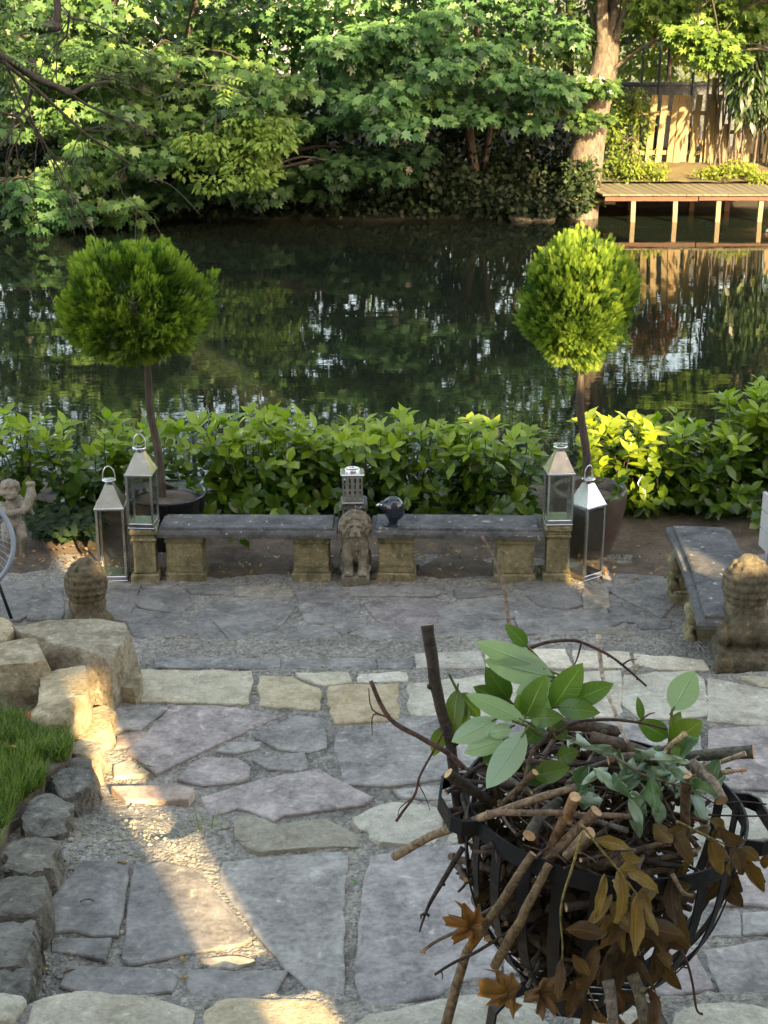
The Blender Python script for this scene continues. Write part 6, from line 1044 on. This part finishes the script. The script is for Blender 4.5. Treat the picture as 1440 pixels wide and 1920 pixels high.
for y0, y1 in ((244, 251), (288, 296)): a, c = aty(1342, y1, YF + .02), aty(1490, y0, YF + .02); b = MB(); b.box(a.x - t.location.x, c.x - t.location.x, 0, .03, a.z - zb0, c.z - zb0, .003); b.build('rail', M_wood, t, (.8, .75, .6))
for x, yt, w_, lb in ((1334, 188, .16, 'broad gate post right of the picket gate'), (1341, 146, .09, 'tall thin post standing behind the gate post'), (1196, 182, .12, 'gate post half hidden by the sunlit shrub')):
    p = aty(x, yt, YF + (.1 if yt < 150 else -.06)); z0 = zb0 - .3; b = MB(); b.box(-w_ / 2, w_ / 2, -.05, .05, 0, p.z - z0, .006); tag(b.build('gate_post', M_wood, None, (1.0, .92, .75), (p.x, p.y, z0)), lb, 'post')
a, c = aty(1185, 205, 33), aty(1335, 155, 33); t = empty('garden_wall', ((a.x + c.x) / 2, 33.2, 0), 0, 'low grey wall behind the picket gate', 'wall'); w_ = (c.x - a.x) / 2 + .8; b = MB(); b.box(-w_, w_, -.14, .14, 0, c.z - .06, .01); b.build('masonry', M_tarp, t); b = MB(); b.box(-w_ - .05, w_ + .05, -.19, .19, c.z - .059, c.z, .01); b.build('coping', M_tarp, t)
chain('wire_fence', aty(1150, 150, 32).x, aty(1345, 150, 32).x, 32.0, .3, aty(1200, 85, 32).z, .16, .004, [aty(1204, 150, 32).x, aty(1236, 150, 32).x, aty(1300, 150, 32).x], 'rusty wire fence above the grey wall behind the gate', .03)
# ---- jetty
YD0, YD1 = 27.35, 29.25; zd = aty(1270, 364, YD0).z; xl0, xl1 = aty(1130, 364, YD0).x, aty(1470, 364, YD0).x
t = empty('jetty', ((xl0 + xl1) / 2, YD0, WZ), 0, 'old wooden jetty on thin posts at the right of the far bank', 'jetty'); L = Vector(t.location); x = xl0; i = 0
while x < xl1:
    w_ = .145; b = MB(); sk = -.28 * (1 - (x - xl0) / (xl1 - xl0)); z_ = zd + .006 * mnoise.noise(Vector((x * 3, 1, 1))); ov = .02 * mnoise.noise(Vector((x * 9, 0, 4)))
    v = [(x, YD0 - .03 + ov, z_ - .03), (x + w_, YD0 - .03 + ov, z_ - .03), (x + w_ + sk, YD1, z_ - .03), (x + sk, YD1, z_ - .03)]; v = [Vector(p) - L for p in v]; v += [p + Vector((0, 0, .03)) for p in v]; b.add(v, [(3, 2, 1, 0), (4, 5, 6, 7), (0, 1, 5, 4), (1, 2, 6, 5), (2, 3, 7, 6), (3, 0, 4, 7)]); k = rnd.uniform(.85, 1.2); b.build('deck_board', M_deck, t, (k, k, k * rnd.uniform(.85, 1.05))); x += w_ + .008
xm = aty(1311, 364, YD0).x
for a, c, dz in ((xl0 + .05, xm - .01, 0), (xm + .01, xl1, .01)): b = MB(); b.box(a - L.x, c - L.x, .015, .065, zd - .035 - .095 + dz - L.z, zd - .031 - L.z, .004); b.build('front_beam', M_redwood, t)
for px in (1189, 1268, 1349, 1428):
    p = aty(px, 372, YD0); b = MB(); b.box(-.042, .042, .0, .08, -1.0, zd - .131 - L.z, .004); b.build('post', M_wood, t, (.85, .84, .78), (p.x - L.x, .0, 0)).rotation_euler = (0, R(rnd.uniform(-1.5, 2)), 0)
for px in (1135, 1210, 1330, 1400): p = aty(px, 372, YD0); b = MB(); b.box(-.05, .05, 1.5, 1.6, -.6, zd - .04 - L.z, .004); b.build('post', M_redwood, t, None, (p.x - L.x, 0, 0))
for dy in (.9, 1.6): b = MB(); b.box(xl0 - L.x - .1, xl1 - L.x, dy, dy + .06, zd - .17 - L.z, zd - .032 - L.z, .004); b.build('joist', M_redwood, t)
p = aty(1130, 362, 27.9); b = MB(); b.box(-.5, .35, -.04, .04, 0, .09, .006); tag(b.build('loose_beam', M_wood, None, (.9, .75, .55), (p.x - .12, 27.75, zd - .22), (0, R(4), R(10))), 'loose short beam between the big forked tree and the jetty', 'beam')
# sunlit earth of the path behind the jetty
def path_z(X, Y): return far_z(X, Y) * 0 + zd + .04 + (zb0 - zd) * sstep(Y, 29.0, 30.0) + (vnoise(X, Y, .2, 40) - .5) * .05
V, T = grid(xl0 - .4, xl1 + 1, 28.9, 31.5, 60, 26, path_z); tag(link('earth_path', npmesh('earth_path', V, T, None, True), soil_mat('path_earth', (.06, .05, .022), (.15, .125, .06))), 'worn earth path between the jetty and the gate', kind='structure')
for i, (x, y, lb) in enumerate([(985, 404, 'left mossy stone at the water edge by the big forked tree'), (1020, 402, 'right mossy stone at the water edge by the big forked tree')]):
    b = MB(); ell(b, (0, 0, 0), (.24, .14, .10)); p = aty(x, y, 27.55); tag(link('bank_stone', remesh('bank_stone', b, .03, 2, .04, 6), M_darkrock, None, (p.x, 27.6, WZ + .03), (.9, .9, .85)), lb, 'stone')
# ---- bare overhanging branches of a near bank tree at the upper left
tb = Vector((-5.2, 10.9, -.3)); D = 15.0
def br(*pp): return [aty(x, y, d) for x, y, d in pp]
tr = [([tb, tb + Vector((-.1, .4, 2)), tb + Vector((.1, 1.4, 4.0)), tb + Vector((.4, 2.6, 5.5))], .20, .09)]
rt = aty(-190, 20, 13.2); tr.append(([tb + Vector((0, .9, 3.2)), rt, *br((0, 105, 14.4), (70, 148, 14.7), (130, 172, 15))], .05, .03))
for pts, r0, r1 in [([(60, 110, 14.7), (68, 145, 14.7), (100, 160, 14.8), (130, 175, 15), (160, 162, 15.1), (205, 152, 15.2)], .055, .020), ([(-40, 60, 14.3), (0, 110, 14.4), (60, 160, 14.6), (110, 205, 14.8), (160, 250, 15), (220, 290, 15.2), (295, 345, 15.4)], .035, .008), ([(130, 175, 15), (170, 200, 15.2), (220, 220, 15.3), (290, 255, 15.4)], .025, .007), ([(60, 165, 14.7), (50, 200, 14.7), (30, 225, 14.6), (0, 275, 14.5), (-30, 290, 14.5)], .028, .010), ([(0, 210, 14.4), (40, 225, 14.6), (34, 260, 14.6), (20, 280, 14.6)], .020, .006), ([(105, -20, 14.8), (108, 30, 14.8), (100, 48, 14.8)], .05, .045), ([(130, 20, 14.8), (125, 65, 14.9), (108, 90, 14.9), (106, 150, 14.9)], .018, .006), ([(125, 30, 14.9), (190, 50, 15.1), (260, 95, 15.3), (300, 125, 15.4)], .016, .005), ([(200, 145, 15.2), (260, 135, 15.3), (330, 152, 15.5), (410, 162, 15.6)], .014, .004), ([(150, 145, 15.1), (210, 148, 15.2), (270, 172, 15.4), (350, 190, 15.6)], .014, .004), ([(0, 100, 14.4), (40, 180, 14.6), (75, 260, 14.7), (95, 320, 14.8)], .018, .005), ([(20, 150, 14.5), (45, 215, 14.6), (100, 290, 14.8), (135, 325, 14.9)], .012, .004), ([(80, 260, 14.8), (100, 310, 14.9), (120, 345, 14.9), (142, 380, 15)], .010, .004), ([(150, 250, 15), (125, 310, 15), (115, 330, 15), (130, 360, 15)], .010, .004), ([(240, 310, 15.3), (226, 335, 15.3), (232, 365, 15.3), (256, 396, 15.3)], .009, .003), ([(30, 265, 14.7), (35, 310, 14.7), (50, 345, 14.7), (62, 365, 14.7)], .010, .004), ([(160, 245, 15), (200, 245, 15.1), (250, 240, 15.2), (290, 252, 15.3)], .010, .004)]: 
    P_ = br(*pts); tr.append((P_, r0 * .68, r1 * .8))
    for _ in range(3):
        k_ = rnd.randrange(1, len(P_)); a_ = P_[k_ - 1].lerp(P_[k_], rnd.random()); d_ = (P_[k_] - P_[k_ - 1]).normalized(); e_ = d_ * rnd.uniform(.15, .4) + Vector((rnd.uniform(-.25, .25), 0, rnd.uniform(-.3, .12))); tr.append(([a_, a_ + e_ * .5 + Vector((0, 0, .03)), a_ + e_ + Vector((0, 0, -.08)), a_ + e_ * 1.2 + Vector((0, 0, -.14))], .006, .0025))
pass
t = tree('overhanging_tree', tb, 'bare-branched tree leaning in over the water at the upper left', tr, [], MAPLE, .1, M_maple, (1, 1, 1), 90, M_darkbark)
b = MB(); ell(b, (0, 0, 0), (.10, .08, .06)); link('burr', remesh('burr', b, .015, 1, .02, 12), M_darkbark, t, aty(98, 48, 14.8) - tb)
P, TD, NM, SS = [], [], [], []
for (x, y, d) in [(10, 20, 14), (45, 40, 14), (20, 60, 14), (130, 60, 14.9), (150, 90, 15), (165, 85, 15), (170, 120, 15), (120, 125, 15), (105, 100, 14.9), (240, 62, 15.2), (310, 75, 15.4), (340, 70, 15.5), (360, 85, 15.5), (290, 125, 15.4), (350, 172, 15.6), (410, 140, 15.6), (425, 145, 15.6), (225, 100, 15.2), (275, 100, 15.3), (60, 100, 14.7), (20, 110, 14.5), (190, 95, 15.1), (30, 5, 14.1), (5, 45, 14.1), (400, 160, 15.6), (330, 140, 15.5), (-10, 80, 14)]:
    p = np.array(aty(x, y, d)); a = g.uniform(0, 6.28); ax = unit(np.array([math.cos(a), -.4, -.35 + .3 * math.sin(a)])); side = unit(np.cross(ax, [0, -.4, 1]))
    for k in range(6):
        for s in (-1, 1): P.append(p + ax * (.04 + k * .046)); TD.append(unit(side * s + ax * .55)); NM.append(np.array([0, -.55, .8]) + g.normal(0, .15, 3)); SS.append(.105 * (1 - abs(k - 2.5) * .09))
V, T, ti = scatter(np.array(P), np.array(TD), np.array(NM), np.array(SS), *SLIM, np.clip(g.normal(.6, .2, len(P)), 0, 1), np.full(len(P), 1.35)); link('leaves', npmesh('leaves', V - np.array(tb), T, ti), M_pinn, t, None, (1, 1, 1))
